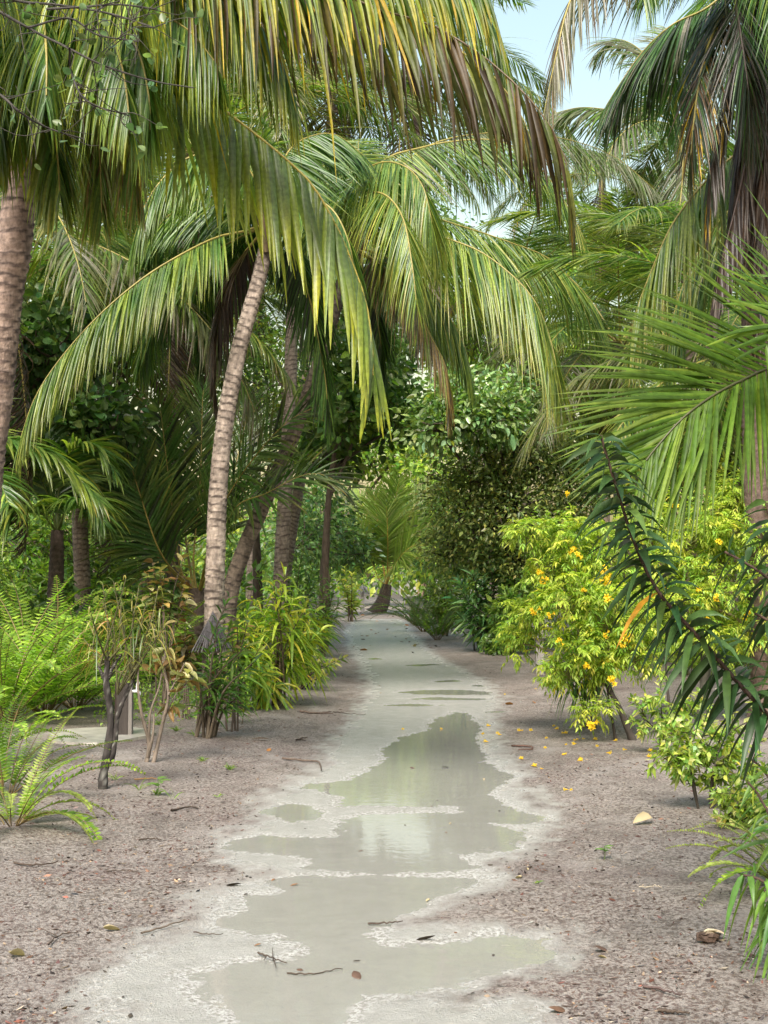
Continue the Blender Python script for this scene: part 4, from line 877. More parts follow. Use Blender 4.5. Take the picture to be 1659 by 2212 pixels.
STRAP_Y = ((A([.2, .31, .03]), A([.32, .39, .04]), A([.5, .48, .07]), A([.12, .21, .025])), (3, 3, 2, 2)); STRAP_G = ((A([.06, .13, .022]), A([.1, .19, .03]), A([.18, .27, .035])), (3, 3, 1))
stem_shrub('strap_leaf_shrub', 'tall shrub of drooping yellow-green strap leaves left of the path', (598, 1530), 15.7,
    tips([(615, 1240), (606, 1275), (634, 1298), (657, 1318), (551, 1300), (576, 1330), (640, 1380), (615, 1398), (576, 1425), (546, 1405), (532, 1345), (668, 1350), (660, 1400), (590, 1262), (600, 1345), (625, 1420), (690, 1365)], 15.9, .6), .40, .034, STRAP_Y, n=24, u0=.62, bend=.75, r0=.015, upness=.9)
stem_shrub('strap_leaf_shrub', 'small yellow-green strap-leaved shrub on two stems at the edge of the path', (562, 1532), 15.6, tips([(581, 1472), (560, 1462), (595, 1480), (548, 1478), (575, 1450)], 15.4, .2), .36, .034, STRAP_Y, n=20, u0=.5, bend=.7, r0=.017)
stem_shrub('strap_leaf_shrub', 'dark green shrub with a sheaf of bare stems, in front of the thatched lamp', (448, 1602), 12.6,
    tips([(495, 1290), (532, 1395), (509, 1455), (472, 1430), (453, 1410), (534, 1468), (481, 1490), (513, 1420), (500, 1350), (430, 1470), (548, 1430), (470, 1360), (520, 1500)], 12.6, .3), .25, .028, STRAP_G, 'lance', .45, 22, .45, .016, (.09, .07, .05), upness=.9, basew=.05)
stem_shrub('seedling_shrub', 'three thin leafy saplings between the dark shrub and the strap-leaved shrub', (512, 1566), 13.9, tips([(500, 1526), (514, 1508), (534, 1512)], 13.9, .1), .13, .022, STRAP_Y, 'lance', .4, 14, .4, .006, upness=.9)
stem_shrub('variegated_shrub', 'low shrub with cream and yellow leaves leaning out over the path', (648, 1492), 18.0, tips([(745, 1420), (725, 1432), (690, 1430), (670, 1440), (660, 1400), (640, 1430), (700, 1462), (655, 1465), (680, 1400)], 18.0, .3), .15, .04, ((A([.2, .25, .04]), A([.5, .45, .14]), A([.1, .15, .03])), (3, 2, 2)), 'lance', .3, 20, .45, .012, (.06, .05, .04))
stem_shrub('lance_leaf_shrub', 'dark fine-leaved shrub on a thin bare stem beside the narrowing path', (699, 1422), 25.0, tips([(696, 1265), (720, 1280), (680, 1290), (735, 1300), (705, 1310), (715, 1240), (690, 1325), (728, 1330)], 25, .5), .32, .028, STRAP_G, 'lance', .5, 34, .5, .02, (.14, .1, .085), basew=.04)
stem_shrub('lance_leaf_shrub', 'pale green bush behind the strap-leaved shrub, below the leaning trunk', (640, 1239), 29, tips([(657, 1172), (640, 1200), (620, 1220), (680, 1215), (650, 1235), (600, 1235), (700, 1240), (630, 1260), (670, 1265)], 29, .6), .3, .045, ((A([.1, .19, .05]), A([.22, .3, .08])), (3, 1)), 'lance', .3, 30, .4, .015)
stem_shrub('lance_leaf_shrub', 'yellow-green feathery bush left of the small orange-stalked palm', (757, 1335), 44, tips([(745, 1225), (760, 1240), (772, 1265), (735, 1250), (765, 1290), (750, 1270), (775, 1300)], 44, .8), .3, .07, ((A([.2, .28, .04]), A([.33, .34, .06])), (2, 2)), 'lance', .3, 34, .3, .02)
stem_shrub('lance_leaf_shrub', 'tall dark green lance-leaved shrub right of the path, spiky tops', (1050, 1410), 26.8,
    tips([(1053, 1173), (1047, 1208), (1044, 1262), (981, 1229), (990, 1255), (1032, 1292), (1080, 1220), (1071, 1247), (1005, 1298), (975, 1290), (1065, 1313), (1095, 1280), (1020, 1240), (1030, 1340), (1000, 1340), (1060, 1350)], 26.8, .8), .4, .058, ((A([.06, .13, .04]), A([.09, .18, .06]), A([.17, .28, .1])), (3, 3, 1.5)), 'lance', .35, 40, .4, .022, (.07, .06, .05), basew=.15)
stem_shrub('long_leaf_shrub', 'drooping dark lance leaves hanging under the left side of the flowering shrub', (1262, 1239), 13.6, tips([(1210, 1445), (1235, 1440), (1260, 1440), (1285, 1435), (1300, 1450)], 13.6, .15), .24, .03, STRAP_G, 'lance', 1.2, 26, .7, .012, upness=.3)
broad_tree('leafy_bush', 'yellowish leafy bush between the fern and the spiky shrub, right of the path', 'shrub', (965, 33), None, [(955, 1290, 33, 30, 45, .6, 90), (970, 1330, 33, 28, 30, .5, 60)], .12, .05, ((A([.16, .22, .035]), A([.1, .15, .03])), (2, 2)), 'small', 10, .22, r0=.03)
broad_tree('leafy_bush', 'green bush with small rounded leaves between the spiky shrub and the stone lamp', 'shrub', (1110, 26), None, [(1105, 1340, 26, 45, 55, .6, 130), (1080, 1390, 25.6, 35, 25, .5, 60), (1135, 1300, 26.3, 40, 45, .6, 90)], .11, .06, ((A([.1, .18, .035]), A([.17, .26, .05])), (2, 2)), 'small', 9, .2, r0=.03)

stem_shrub('strap_leaf_shrub', 'bright strap-leaved shrub farther along the left row, beyond the tall one', (655, 1239), 20.5, tips([(640, 1290), (660, 1300), (680, 1320), (650, 1330), (670, 1350), (690, 1345), (655, 1365), (700, 1330)], 20.5, .4), .4, .045, STRAP_Y, n=22, u0=.45, bend=.6, r0=.015)
stem_shrub('strap_leaf_shrub', 'bright bushy shrub between the pale ringed palm and the tall strap-leaved shrub', (525, 1239), 15.0, tips([(510, 1330), (535, 1318), (555, 1345), (520, 1365), (545, 1385), (500, 1385), (560, 1400), (530, 1420)], 15, .3), .32, .034, STRAP_Y, n=22, u0=.5, bend=.6, r0=.012)
# curly-leaved croton on a black forked stem
CURL = ((A([.3, .16, .04]), A([.17, .15, .035]), A([.24, .23, .05]), A([.1, .13, .03])), (1.2, 2.5, 2, 2.5))
bs = G(222, 1717); bs[2] = ground_z(bs[0], bs[1]) - .01; D = bs[1]
cc = thing('curly_croton', 'croton on a black lichen-spotted forked stem, thin curling orange and olive leaves', 'shrub', bs)
def speck(c, k): return A([.035, .03, .028]) * rng.uniform(.7, 1.5, (k, 1)) + (rng.random((k, 1)) > .9) * A([.13, .13, .115])
for pts, r in (([(222, 1718), (223, 1678), (227, 1654), (235, 1607), (239, 1560), (235, 1513), (230, 1478), (232, 1419)], (.036, .02)), ([(227, 1654), (241, 1638), (249, 1596), (254, 1548), (272, 1501), (289, 1466)], (.022, .012)), ([(230, 1478), (220, 1455), (212, 1438)], (.016, .01)), ([(231, 1470), (245, 1440), (262, 1415)], (.014, .008))):
    c = spline(PP([(x, y, D) for x, y in pts]), 30); c[0] = c[0] if pts[0][1] < 1700 else bs
    b = Buf(); tube(b, c, np.linspace(*r, 30) * (1 + .08 * rng.normal(size=30)), speck(c, 30 * 8), 8); mk('stem', b, M_BARK, cc, bs)
hubs = [(232, 1430), (215, 1440), (285, 1470), (262, 1415), (254, 1500), (230, 1475)]
for k, (x, y) in enumerate([(222, 1262), (272, 1250), (245, 1256), (342, 1270), (316, 1300), (262, 1295), (285, 1292), (207, 1357), (180, 1380), (302, 1338), (328, 1330), (358, 1352), (195, 1320), (240, 1330), (350, 1310), (300, 1270), (222, 1300), (268, 1350), (330, 1375), (250, 1385), (310, 1400), (200, 1405)]):
    h = P(*hubs[k % 6 if x < 300 else (2 if k % 2 else 4)], D); tp = P(x, y, D + rng.uniform(-.35, .35)); c = spline([h, h * .45 + tp * .55 + A([rng.normal(0, .03), 0, -.03]), tp], 12)
    b = Buf(); tube(b, c, np.linspace(.008, .0035, 12), A([.09, .085, .04]), 5); mk('stem', b, M_BARK, cc, bs)
    b = Buf(); stem_leaves(b, c, .6, 10, .2, .011, CURL, 'strap', 1.0, 1.2); mk('leaf_cluster', b, M_LEAF, cc, bs)
# second croton: bare stems, broken stump, curled brown leaves
CR = ((A([.22, .14, .05]), A([.42, .38, .18]), A([.13, .08, .035]), A([.14, .17, .05])), (2, 1.6, 2, 2))
bs = G(325, 1657); bs[2] = ground_z(bs[0], bs[1]) - .01; D = bs[1]
c2 = thing('broad_croton', 'croton with bare grey stems, a broken stump and curled cream leaves', 'shrub', bs)
for pts, r in (([(315, 1655), (322, 1607), (305, 1537), (298, 1478), (300, 1430)], (.02, .006)), ([(329, 1659), (341, 1607), (352, 1560), (364, 1501), (355, 1443), (359, 1395)], (.02, .007)), ([(318, 1640), (330, 1590), (333, 1537)], (.018, .005)), ([(322, 1607), (325, 1540), (345, 1480), (352, 1420)], (.012, .005)), ([(364, 1501), (385, 1460), (400, 1430)], (.009, .004)), ([(352, 1560), (380, 1500), (412, 1470)], (.008, .004))):
    c = spline(PP([(x, y, D + rng.uniform(-.05, .05)) for x, y in pts]), 20); b = Buf(); tube(b, c, np.linspace(*r, 20) * (1 + .06 * rng.normal(size=20)), A([.15, .12, .095]), 7); mk('stem', b, M_BARK, c2, bs)
for (x, y) in [(350, 1425), (372, 1430), (392, 1432), (405, 1455), (360, 1400), (398, 1478), (369, 1525), (412, 1470), (352, 1445), (380, 1448), (300, 1435)]:
    c = P(x, y, D + rng.uniform(-.1, .1)); b = Buf(); q = rdir(6) * A([1, 1, .4]); leaves(b, c + q * .02, q + A([0, 0, -.15]), rdir(6) + A([0, 0, .6]), .115, .05, mixcols(*CR, 6), 'ovate', rng.uniform(.3, .9, 6), fold=.5); mk('leaf_cluster', b, M_LEAF, c2, bs)
# broad crotons behind
def croton(label, base, d, tipsl, L=.2, cols=CR, n=14):
    return stem_shrub('broad_croton', label, base, d, tips(tipsl, d, .15), L, L * .42, cols, 'ovate', .45, n, .72, .012, (.12, .09, .07), M_GLOSS, upness=.5)
croton('tall croton with cream-blotched curled leaves in front of the broad young palm', (355, 1239), 15.6, [(330, 1215), (345, 1235), (318, 1240), (350, 1225), (405, 1240), (398, 1262), (404, 1290), (410, 1160)])
croton('brown-leaved croton left of the thatched lamp', (405, 1239), 14.4, [(404, 1380), (392, 1370), (418, 1385), (380, 1395), (400, 1345)], .17, ((A([.14, .065, .03]), A([.25, .17, .07]), A([.08, .06, .025]), A([.1, .14, .03])), (2, 1, 1, 2)))
croton('croton twig with a few cream and red leaves beside the thatched lamp', (505, 1239), 13.2, [(512, 1340), (500, 1365), (535, 1345), (470, 1435)], .15, n=8)

# ------------------------------------------------------------------ yellow-flowering shrubs, right
TEC = ((A([.27, .36, .045]), A([.38, .45, .065]), A([.46, .49, .1]), A([.17, .26, .035])), (3, 3, 1.5, 2))
def trumpet_mesh(seed):
    q = np.random.default_rng(seed); b = Buf()
    for k in range(4):
        ax = nrm(A([q.normal(0, .8), q.normal(0, .8), -.1 + q.normal(0, .5)])); o = q.normal(0, .02, 3)
        u = np.linspace(0, 1, 6); c = o + ax * (u * .055)[:, None]
        tube(b, c, np.interp(u, [0, .35, .8, 1], [.003, .007, .014, .026]), A([.75, .5, .02]) * (.85 + .3 * q.random()), 8)
        a0 = nrm(np.cross(ax, A([.3, .2, 1]))); a1 = np.cross(ax, a0)
        an = np.arange(5) * 2 * np.pi / 5; dd = a0 * np.cos(an)[:, None] + a1 * np.sin(an)[:, None]
        leaves(b, c[-1] + dd * .02, dd + ax * .25, np.repeat(ax[None], 5, 0), .022, .024, A([.82, .58, .03]), 'small', .3)
    return mesh_from('flower', b, M_PETAL)
TRUMP = [trumpet_mesh(700 + i) for i in range(4)]
def tecoma(label, base, d, trunk, blobs, flowers, r0=.036, tone=(.055, .045, .038), extra=(), leaf=.062, per=14, spread=.16):
    bs = P(base[0], 1239, d); bs[2] = 0; bs[2] = ground_z(bs[0], bs[1]) - .01
    t = thing('flowering_shrub', label, 'shrub', bs, 'yellow trumpet-flowered shrubs')
    tr = spline([bs] + list(PP(trunk)), 18); b = Buf(); tube(b, tr, np.linspace(r0, r0 * .5, 18) * (1 + .08 * rng.normal(size=18)), A(tone), 8); mk('stem', b, M_BARK, t, bs)
    for e in extra:
        c = spline(PP(e), 12); b = Buf(); tube(b, c, np.linspace(r0 * .5, r0 * .2, 12), A(tone), 6); mk('stem', b, M_BARK, t, bs)
    lb = Buf()
    for (x, y, dd, rx, ry, dm, nt) in blobs:
        c = P(x, y, dd); pts, out = blob_points(c, A([px(rx, dd), dm, px(ry, dd)]), nt, .2)
        N = len(pts); st = tr[-1]
        bb = Buf(); hub = c - A([0, 0, px(ry, dd) * .4])
        tube(bb, spline([st, st * .5 + hub * .5 + rng.normal(0, .05, 3), hub], 7), np.linspace(r0 * .4, r0 * .2, 7), A([.2, .17, .09]), 5)
        for k in rng.choice(N, min(26, N), replace=False):
            tube(bb, spline([hub, hub * .45 + pts[k] * .55 + rng.normal(0, .04, 3), pts[k]], 6), np.linspace(r0 * .14, .002, 6), A([.2, .2, .07]), 4)
        mk('branch', bb, M_BARK, t, bs)
        # pinnate leaves: a drooping leaf stalk carrying 7 lance leaflets
        k = 5; ps = np.repeat(pts, k, 0); ax = nrm(np.repeat(out, k, 0) * .5 + rdir(N * k) * .9 + A([0, 0, .25])); ln = .12 * np.exp(rng.normal(0, .2, N * k))
        colr = mixcols(*TEC, N * k, .15)
        for f, sd in ((.3, 1), (.3, -1), (.6, 1), (.6, -1), (.85, 1), (.85, -1), (1, 0)):
            sv = nrm(np.cross(ax, A([0, 0, 1.0])))
            pos = ps + ax * (ln * f)[:, None] + A([0, 0, -1.0]) * (ln * .35 * f * f)[:, None]
            dr = ax * .7 + sv * sd * .9 + A([0, 0, -.45]) + rng.normal(0, .12, (N * k, 3))
            leaves(lb, pos, dr, A([0, 0, 1.0]) + rdir(N * k) * .4, leaf * np.exp(rng.normal(0, .15, N * k)), leaf * .33, colr * np.exp(rng.normal(0, .12, (N * k, 1))), 'small', rng.uniform(.1, .5, N * k))
    mk('foliage', lb, M_SOFT, t, bs, stuff=True)
    for (x, y) in flowers:
        o = link('flower', TRUMP[rng.integers(4)], t, tuple(P(x, y, d - rng.uniform(.5, .9)) - bs), tuple(rng.uniform(0, 6, 3)), rng.uniform(.45, .72))
    return t
Z4 = lambda x, y: (1152 + .3225 * x, 877.7 + .3225 * y)
fl = [Z4(*p) for p in [(300, 1000), (285, 970), (470, 1090), (40, 1105), (75, 1170), (335, 1235), (510, 1150), (490, 1160), (115, 1390), (25, 1370), (520, 1290), (610, 1590), (615, 1550), (350, 1745), (530, 1830), (395, 2120), (415, 2130), (235, 585), (190, 1580), (490, 1520)]]
fr = [Z4(*p) for p in [(1105, 1235), (1225, 1275), (1420, 1405), (890, 1230), (725, 905), (950, 680), (1150, 1430), (1240, 910)]]
tecoma('sprawling shrub with yellow trumpet flowers leaning over the right side of the path', (1364, 1607), 12.6, [(1345, 1545, 12.6), (1322, 1500, 12.6), (1300, 1455, 12.7)],
    [(1310, 1320, 12.8, 110, 90, .55, 110), (1215, 1290, 12.8, 75, 70, .45, 65), (1225, 1160, 13, 70, 55, .45, 50), (1140, 1148, 13, 48, 24, .25, 20), (1125, 1375, 13.4, 34, 36, .25, 20), (1320, 1180, 13, 90, 75, .5, 70), (1270, 1405, 12.6, 80, 45, .35, 55), (1285, 1532, 12.4, 42, 18, .16, 12), (1370, 1410, 12.6, 90, 50, .4, 55), (1180, 1225, 13, 60, 30, .3, 26), (1150, 1320, 13.2, 50, 40, .3, 28), (1230, 1450, 12.6, 60, 30, .3, 26)], fl, extra=([(1330, 1602, 12.6), (1322, 1550, 12.6), (1310, 1480, 12.7)], [(1453, 1590, 12.8), (1442, 1490, 12.9), (1436, 1400, 13)]))
tecoma('bright yellow-green flowering shrub behind the long dark leafy branch, speckled trunk', (1510, 1571), 13.8, [(1523, 1442, 13.8), (1520, 1370, 13.9), (1500, 1300, 14)],
    [(1480, 1150, 14.2, 110, 80, .6, 90), (1580, 1140, 14.2, 90, 70, .6, 75), (1560, 1260, 14, 100, 80, .6, 85), (1450, 1270, 14, 90, 80, .6, 75), (1620, 1350, 14, 70, 60, .5, 55), (1500, 1370, 13.9, 90, 50, .5, 55), (1400, 1130, 14.2, 70, 60, .5, 45), (1590, 1060, 14.3, 70, 40, .4, 40)], fr, r0=.06, tone=(.08, .075, .06))
# small-leaved variegated shrubs, right foreground
VAR = ((A([.24, .34, .05]), A([.38, .43, .1]), A([.5, .5, .2]), A([.15, .24, .035])), (3, 2.5, 1, 2))
def small_shrub(label, base_y, base_x, stems, n=24, L=.068, W=.031, u0=.3, r0=.009, side=9):
    bs = G(base_x, base_y); bs[2] = ground_z(bs[0], bs[1]) - .01; D = bs[1]
    t = thing('variegated_shrub', label, 'shrub', bs, 'small-leaved variegated shrubs')
    for st in stems:
        c = spline([bs] + [P(x, y, D + rng.uniform(-.1, .1)) for x, y in st], 18)
        b = Buf(); tube(b, c, np.linspace(r0, r0 * .35, 18), A([.06, .05, .04]), 6); mk('stem', b, M_BARK, t, bs)
        lb = Buf(); stem_leaves(lb, c, u0, n, L, W, VAR, 'small', .25, .7)
        for k in range(side):
            i_ = rng.integers(6, 18); e = c[i_] + nrm(rng.normal(size=3) + A([0, 0, .5])) * rng.uniform(.1, .2); sc = spline([c[i_], c[i_] * .5 + e * .5 + rng.normal(0, .015, 3), e], 6)
            tube(lb, sc, np.linspace(.004, .0015, 6), A([.1, .1, .04]), 4); stem_leaves(lb, sc, .3, 13, L, W, VAR, 'small', .25, .6)
        mk('leaf_cluster', lb, M_LEAF, t, bs)
small_shrub('near variegated shrub with one dark bare leg, right foreground', 1760, 1509, [[(1489, 1657), (1474, 1602), (1450, 1570)], [(1495, 1680), (1510, 1610), (1530, 1570)], [(1488, 1650), (1440, 1620), (1415, 1600)], [(1492, 1660), (1465, 1640), (1440, 1655)]])
small_shrub('variegated shrub with twigs reaching up to the right edge, right foreground', 1760, 1534, [[(1545, 1660), (1570, 1590), (1640, 1545)], [(1545, 1650), (1600, 1620), (1650, 1600)], [(1540, 1690), (1590, 1680), (1630, 1660)], [(1540, 1680), (1555, 1600), (1590, 1560)], [(1560, 1720), (1590, 1730), (1620, 1700)]])
small_shrub('pale variegated shrub at the foot of the yellow-flowering shrub', 1640, 1424, [[(1430, 1560), (1425, 1500)], [(1440, 1570), (1465, 1510)], [(1445, 1590), (1490, 1540), (1510, 1510)], [(1430, 1590), (1400, 1560), (1385, 1530)], [(1450, 1600), (1500, 1580), (1530, 1550)]], 22, .075, .03)
small_shrub('low bright bush below the near variegated shrub at the right edge', 1800, 1585, [[(1570, 1760), (1560, 1735)], [(1590, 1750), (1600, 1715)], [(1610, 1770), (1640, 1740)], [(1600, 1790), (1640, 1790)]], 18, .06, .03, .2)

# ------------------------------------------------------------------ long-leaved branches, right foreground
LNG = ((A([.018, .042, .012]), A([.028, .06, .016]), A([.042, .082, .02])), (3, 3, 1.5))
bs = A([1.75, 5.1, 0.0])
ll = thing('long_leaf_shrub', 'dark long-leaved shrub reaching in from the right, one bare stem bending left', 'shrub', bs)
def leafy_branch(t, bs, pts, n, u0, L=.215, W=.032, bend=.6, r=(.013, .005), single=True, cols=LNG):
    # leaves stand off the stem and arch over
    c = spline(pts, 40); b = Buf(); tube(b, c, np.linspace(*r, 40), A([.07, .045, .035]), 7); st = mk('stem', b, M_BARK, t, bs)
    lb = Buf(); stem_leaves(lb, c, u0, n, L, W, cols, 'lance', bend, .2, s=.15, twist=.7)
    if not single: mk('leaf_cluster', lb, M_LONG, t, bs); return
    V = lb.v[0].reshape(n, -1, 3); C = lb.c[0].reshape(n, -1, 3); q = lb.q[0].reshape(n, -1, 4)[0]
    for i_ in range(n):
        x_ = Buf(); x_.add(V[i_], q, C[i_] if rng.random() > .012 else A([.4, .2, .02])); mk('leaf', x_, M_LONG, t, bs)
leafy_branch(ll, bs, [bs, P(1720, 1610, 5)] + list(PP([(1659, 1545, 5), (1590, 1470, 5), (1530, 1400, 5), (1480, 1345, 5), (1430, 1290, 5), (1395, 1230, 5), (1362, 1150, 5), (1337, 1070, 5), (1312, 990, 5), (1298, 940, 5)])), 175, .47)
leafy_branch(ll, bs, [bs, P(1760, 1400, 5.3)] + list(PP([(1700, 1290, 5.3), (1640, 1235, 5.3), (1590, 1205, 5.3), (1565, 1192, 5.3)])), 26, .78)
leafy_branch(ll, bs, [bs, P(1770, 1500, 5.5)] + list(PP([(1710, 1250, 5.5), (1672, 1150, 5.5), (1655, 1085, 5.5)])), 26, .8)
leafy_branch(ll, bs, [bs, P(1740, 1450, 5.2)] + list(PP([(1690, 1370, 5.2), (1650, 1335, 5.2), (1630, 1325, 5.2)])), 18, .8)
bs = G(1720, 1900)
l3 = thing('long_leaf_shrub', 'low long-leaved plant at the right edge below the variegated shrub', 'shrub', bs)
leafy_branch(l3, bs, [bs] + list(PP([(1690, 1740, 6.6), (1650, 1665, 6.6), (1622, 1640, 6.6)])), 40, .5, .2, .024, cols=STRAP_G)
leafy_branch(l3, bs, [bs] + list(PP([(1680, 1800, 6.2), (1640, 1720, 6.2), (1615, 1690, 6.2)])), 30, .5, .2, .024, cols=STRAP_G)
bs = G(1730, 2060)
l4 = thing('long_leaf_shrub', 'drooping spray of long leaves at the right edge nearest the camera', 'shrub', bs)
leafy_branch(l4, bs, [bs] + list(PP([(1700, 1960, 5.2), (1650, 1905, 5.2), (1605, 1890, 5.2)])), 34, .5, .19, .025, bend=1.0, cols=STRAP_G)
leafy_branch(l4, bs, [bs] + list(PP([(1710, 1970, 5.3), (1680, 1930, 5.3), (1650, 1925, 5.3)])), 24, .5, .19, .025, bend=1.0, cols=STRAP_G)
# ------------------------------------------------------------------ made things: lamps, tap post
def thatch(b, apex, r, h, n, col, seed):
    q = np.random.default_rng(seed)
    for lay, (f0, f1) in enumerate(((0, .55), (.3, .85), (.55, 1.05))):
        for k in range(n):
            a = 2 * np.pi * (k + q.random()) / n; e = q.normal(0, .03)
            p0 = apex + A([math.cos(a) * r * f0, math.sin(a) * r * f0, -h * f0 + .01 - lay * .004]); f = f1 + e
            p1 = apex + A([math.cos(a + .05) * r * f, math.sin(a + .05) * r * f, -h * f])
            s = A([-math.sin(a), math.cos(a), 0]) * r * f * 3.4 / n
            out = A([math.cos(a), math.sin(a), .7]) * .006 * q.random()
            b.add(A([p0 - s * .3, p0 + s * .3, p1 + s * .5 + out, p1 + out * 2, p1 - s * .5 + out]), A([[0, 1, 3], [1, 2, 3], [0, 3, 4]]), A(col) * (.55 + .8 * q.random()))
g = P(452, 1239, 13.5); g[2] = 0; g[2] = ground_z(g[0], g[1])
tl = thing('thatched_lamp', 'small garden lamp under a grey thatched cone, behind the dark green shrub', 'garden lamp', g, 'thatched garden lamps')
apex = P(460, 1322, 13.5)
b = Buf(); thatch(b, apex, .185, .36, 46, (.12, .11, .115), 1); mk('thatch_roof', b, M_DRY, tl, g, False)
for dx, dy in ((-.075, 0), (.02, -.03)):
    b = Buf(); box(b, g + A([apex[0] - g[0] + dx, dy, .42]), (.055, .05, .84), A([.07, .055, .045])); mk('post', b, M_WOOD, tl, g, False)
b = Buf(); box(b, A([apex[0] - .03, g[1], .79]), (.2, .16, .03), A([.09, .07, .055])); mk('shelf', b, M_WOOD, tl, g, False)
b = Buf(); u = np.linspace(0, 1, 8); tube(b, A([apex[0], g[1], .83]) + u[:, None] * A([0, 0, .12]), .03 * np.sin(u * 2.6 + .3), A([.7, .68, .6]), 10); mk('bulb', b, M_PLASTIC, tl, g)
g = G(1166, 1463); g[2] = ground_z(*g[:2])
sl = thing('thatched_lamp', 'pale post lamp under a grey thatched hat, at the left edge of the flowering shrub', 'garden lamp', g, 'thatched garden lamps')
D = g[1]
b = Buf(); box(b, g + A([0, 0, .27]), (.115, .115, .56), A([.3, .275, .255])); mk('post', b, M_CONC, sl, g, False)
b = Buf(); box(b, g + A([0, 0, .56]), (.26, .26, .035), A([.3, .27, .26])); mk('shelf', b, M_WOOD, sl, g, False)
for sx in (-1, 1):
    for sy in (-1, 1):
        b = Buf(); box(b, g + A([sx * .09, sy * .09, .665]), (.028, .028, .175), A([.33, .3, .28])); mk('corner_post', b, M_WOOD, sl, g, False)
b = Buf(); box(b, g + A([0, 0, .65]), (.1, .1, .13), A([.6, .58, .5])); mk('bulb', b, M_PLASTIC, sl, g, False)
b = Buf(); thatch(b, g + A([0, 0, 1.0]), .2, .27, 40, (.24, .23, .23), 2); mk('thatch_roof', b, M_DRY, sl, g, False)
# a further lamp at the far end, left of the path
g = G(783, 1325); g[2] = ground_z(*g[:2])
fl_ = thing('thatched_lamp', 'farthest post lamp, a pale stub beside the small orange-stalked palm', 'garden lamp', g, 'thatched garden lamps')
b = Buf(); box(b, g + A([0, 0, .3]), (.16, .16, .62), A([.42, .38, .36])); mk('post', b, M_CONC, fl_, g, False)
b = Buf(); thatch(b, g + A([0, 0, 1.1]), .26, .34, 30, (.2, .19, .19), 3); mk('thatch_roof', b, M_DRY, fl_, g, False)
b = Buf(); box(b, g + A([0, 0, .72]), (.1, .1, .24), A([.3, .27, .25])); mk('lantern', b, M_WOOD, fl_, g, False)
# tap post on its slab
g = G(268, 1603); g[2] = ground_z(*g[:2]); D = g[1]
b = Buf(); q = np.linspace(0, 2 * np.pi, 28, endpoint=False); rr = 1 + .06 * np.sin(3 * q) + .04 * np.sin(5 * q + 1)
cx_ = G(215, 1603)[:2] - A([0, .0]); gz = g[2] + .008
top = np.stack([cx_[0] + .47 * np.cos(q) * rr, cx_[1] + .62 * np.sin(q) * rr, np.full(28, gz + .016)], 1); bot = top.copy(); bot[:, :2] = A(cx_) + (top[:, :2] - A(cx_)) * 1.04; bot[:, 2] = gz - .05
b.add(np.vstack([top, bot, [[cx_[0], cx_[1], gz + .015]]]), A([[k, (k + 1) % 28, 56] for k in range(28)]), A([.36, .335, .29]))
b.add(np.vstack([top, bot]), A([[k + 28, (k + 1) % 28 + 28, (k + 1) % 28, k] for k in range(28)]), A([.25, .22, .18]))
def wet_slab():
    m = plain_mat('wet_concrete', .3, 6, .4, .15, 40, .6); return m
tag(mk('tap_slab', b, wet_slab(), None, (cx_[0], cx_[1], gz), False), 'thin wet concrete slab on the sand under the tap post', 'slab')
g[2] = gz + .015
tp = thing('tap_post', 'short dark wooden post with a white tap, standing on a slab among the ferns', 'tap', g)
b = Buf(); box(b, g + A([-.012, 0, .235]), (.105, .09, .47), A([.06, .05, .045])); mk('post', b, M_WOOD, tp, g, False)
b = Buf(); box(b, g + A([.058, .004, .225]), (.034, .085, .45), A([.2, .18, .165])); mk('side_board', b, M_WOOD, tp, g, False)
b = Buf(); box(b, g + A([-.075, .03, .26]), (.03, .05, .42), A([.05, .035, .03])); mk('side_board', b, M_WOOD, tp, g, False)
tb = Buf(); tube(tb, g + A([[.06, -.02, .395], [.09, -.02, .395], [.125, -.02, .395], [.14, -.02, .385], [.142, -.02, .36]]), [.013, .013, .014, .013, .012], A([.78, .78, .77]), 9, cap=True)
tap = mk('tap', tb, M_PLASTIC, tp, g)
hb = Buf(); tube(hb, g + A([[.118, -.02, .4], [.12, -.02, .43], [.126, -.02, .46], [.13, -.02, .478]]), [.012, .012, .015, .014], A([.8, .8, .79]), 8, cap=True); mk('tap_handle', hb, M_PLASTIC, tap, g)

# ------------------------------------------------------------------ things lying on the sand
def gp(x, y, dz=0.0):
    p = G(x, y); p[2] = max(ground_z(p[0], p[1]), -.002) + dz; return p
def twig(label, pts, r, col=(.06, .045, .035), lift=.01, side=()):
    p = A([gp(x, y, lift) for x, y in pts]); b = Buf()
    c = spline(p, 14); c[:, 2] += np.abs(rng.normal(0, .004, 14)); tube(b, c, np.linspace(r, r * .5, 14), A(col), 6)
    for s in side:
        q = spline(A([gp(x, y, lift + .01 * (k > 0)) for k, (x, y) in enumerate(s)]), 8); tube(b, q, np.linspace(r * .7, r * .3, 8), A(col), 5)
    tag(mk('twig', b, M_BARK, None, tuple(p[0])), label, 'twig', 'fallen twigs')
twig('bent brown stalk lying across the left edge of the wet path', [(610, 1647), (650, 1650), (684, 1652), (692, 1660), (694, 1672)], .010, (.1, .075, .06), .014)
twig('hooked brown stalk among the fallen yellow flowers', [(1106, 1618), (1120, 1617), (1146, 1620), (1148, 1625), (1120, 1626)], .010, (.12, .07, .055))
twig('branching black twig standing in the near puddle', [(557, 2066), (575, 2072), (592, 2080), (620, 2086)], .004, side=([(590, 2080), (588, 2062)], [(592, 2080), (596, 2100)], [(575, 2072), (570, 2085)]))
twig('long thin twig in the near puddle beside the branching one', [(620, 2105), (660, 2108), (700, 2102), (740, 2095)], .0035, lift=.005)
twig('short black stick at the tongue of sand between the puddles', [(795, 1999), (830, 2000), (870, 1998)], .005)
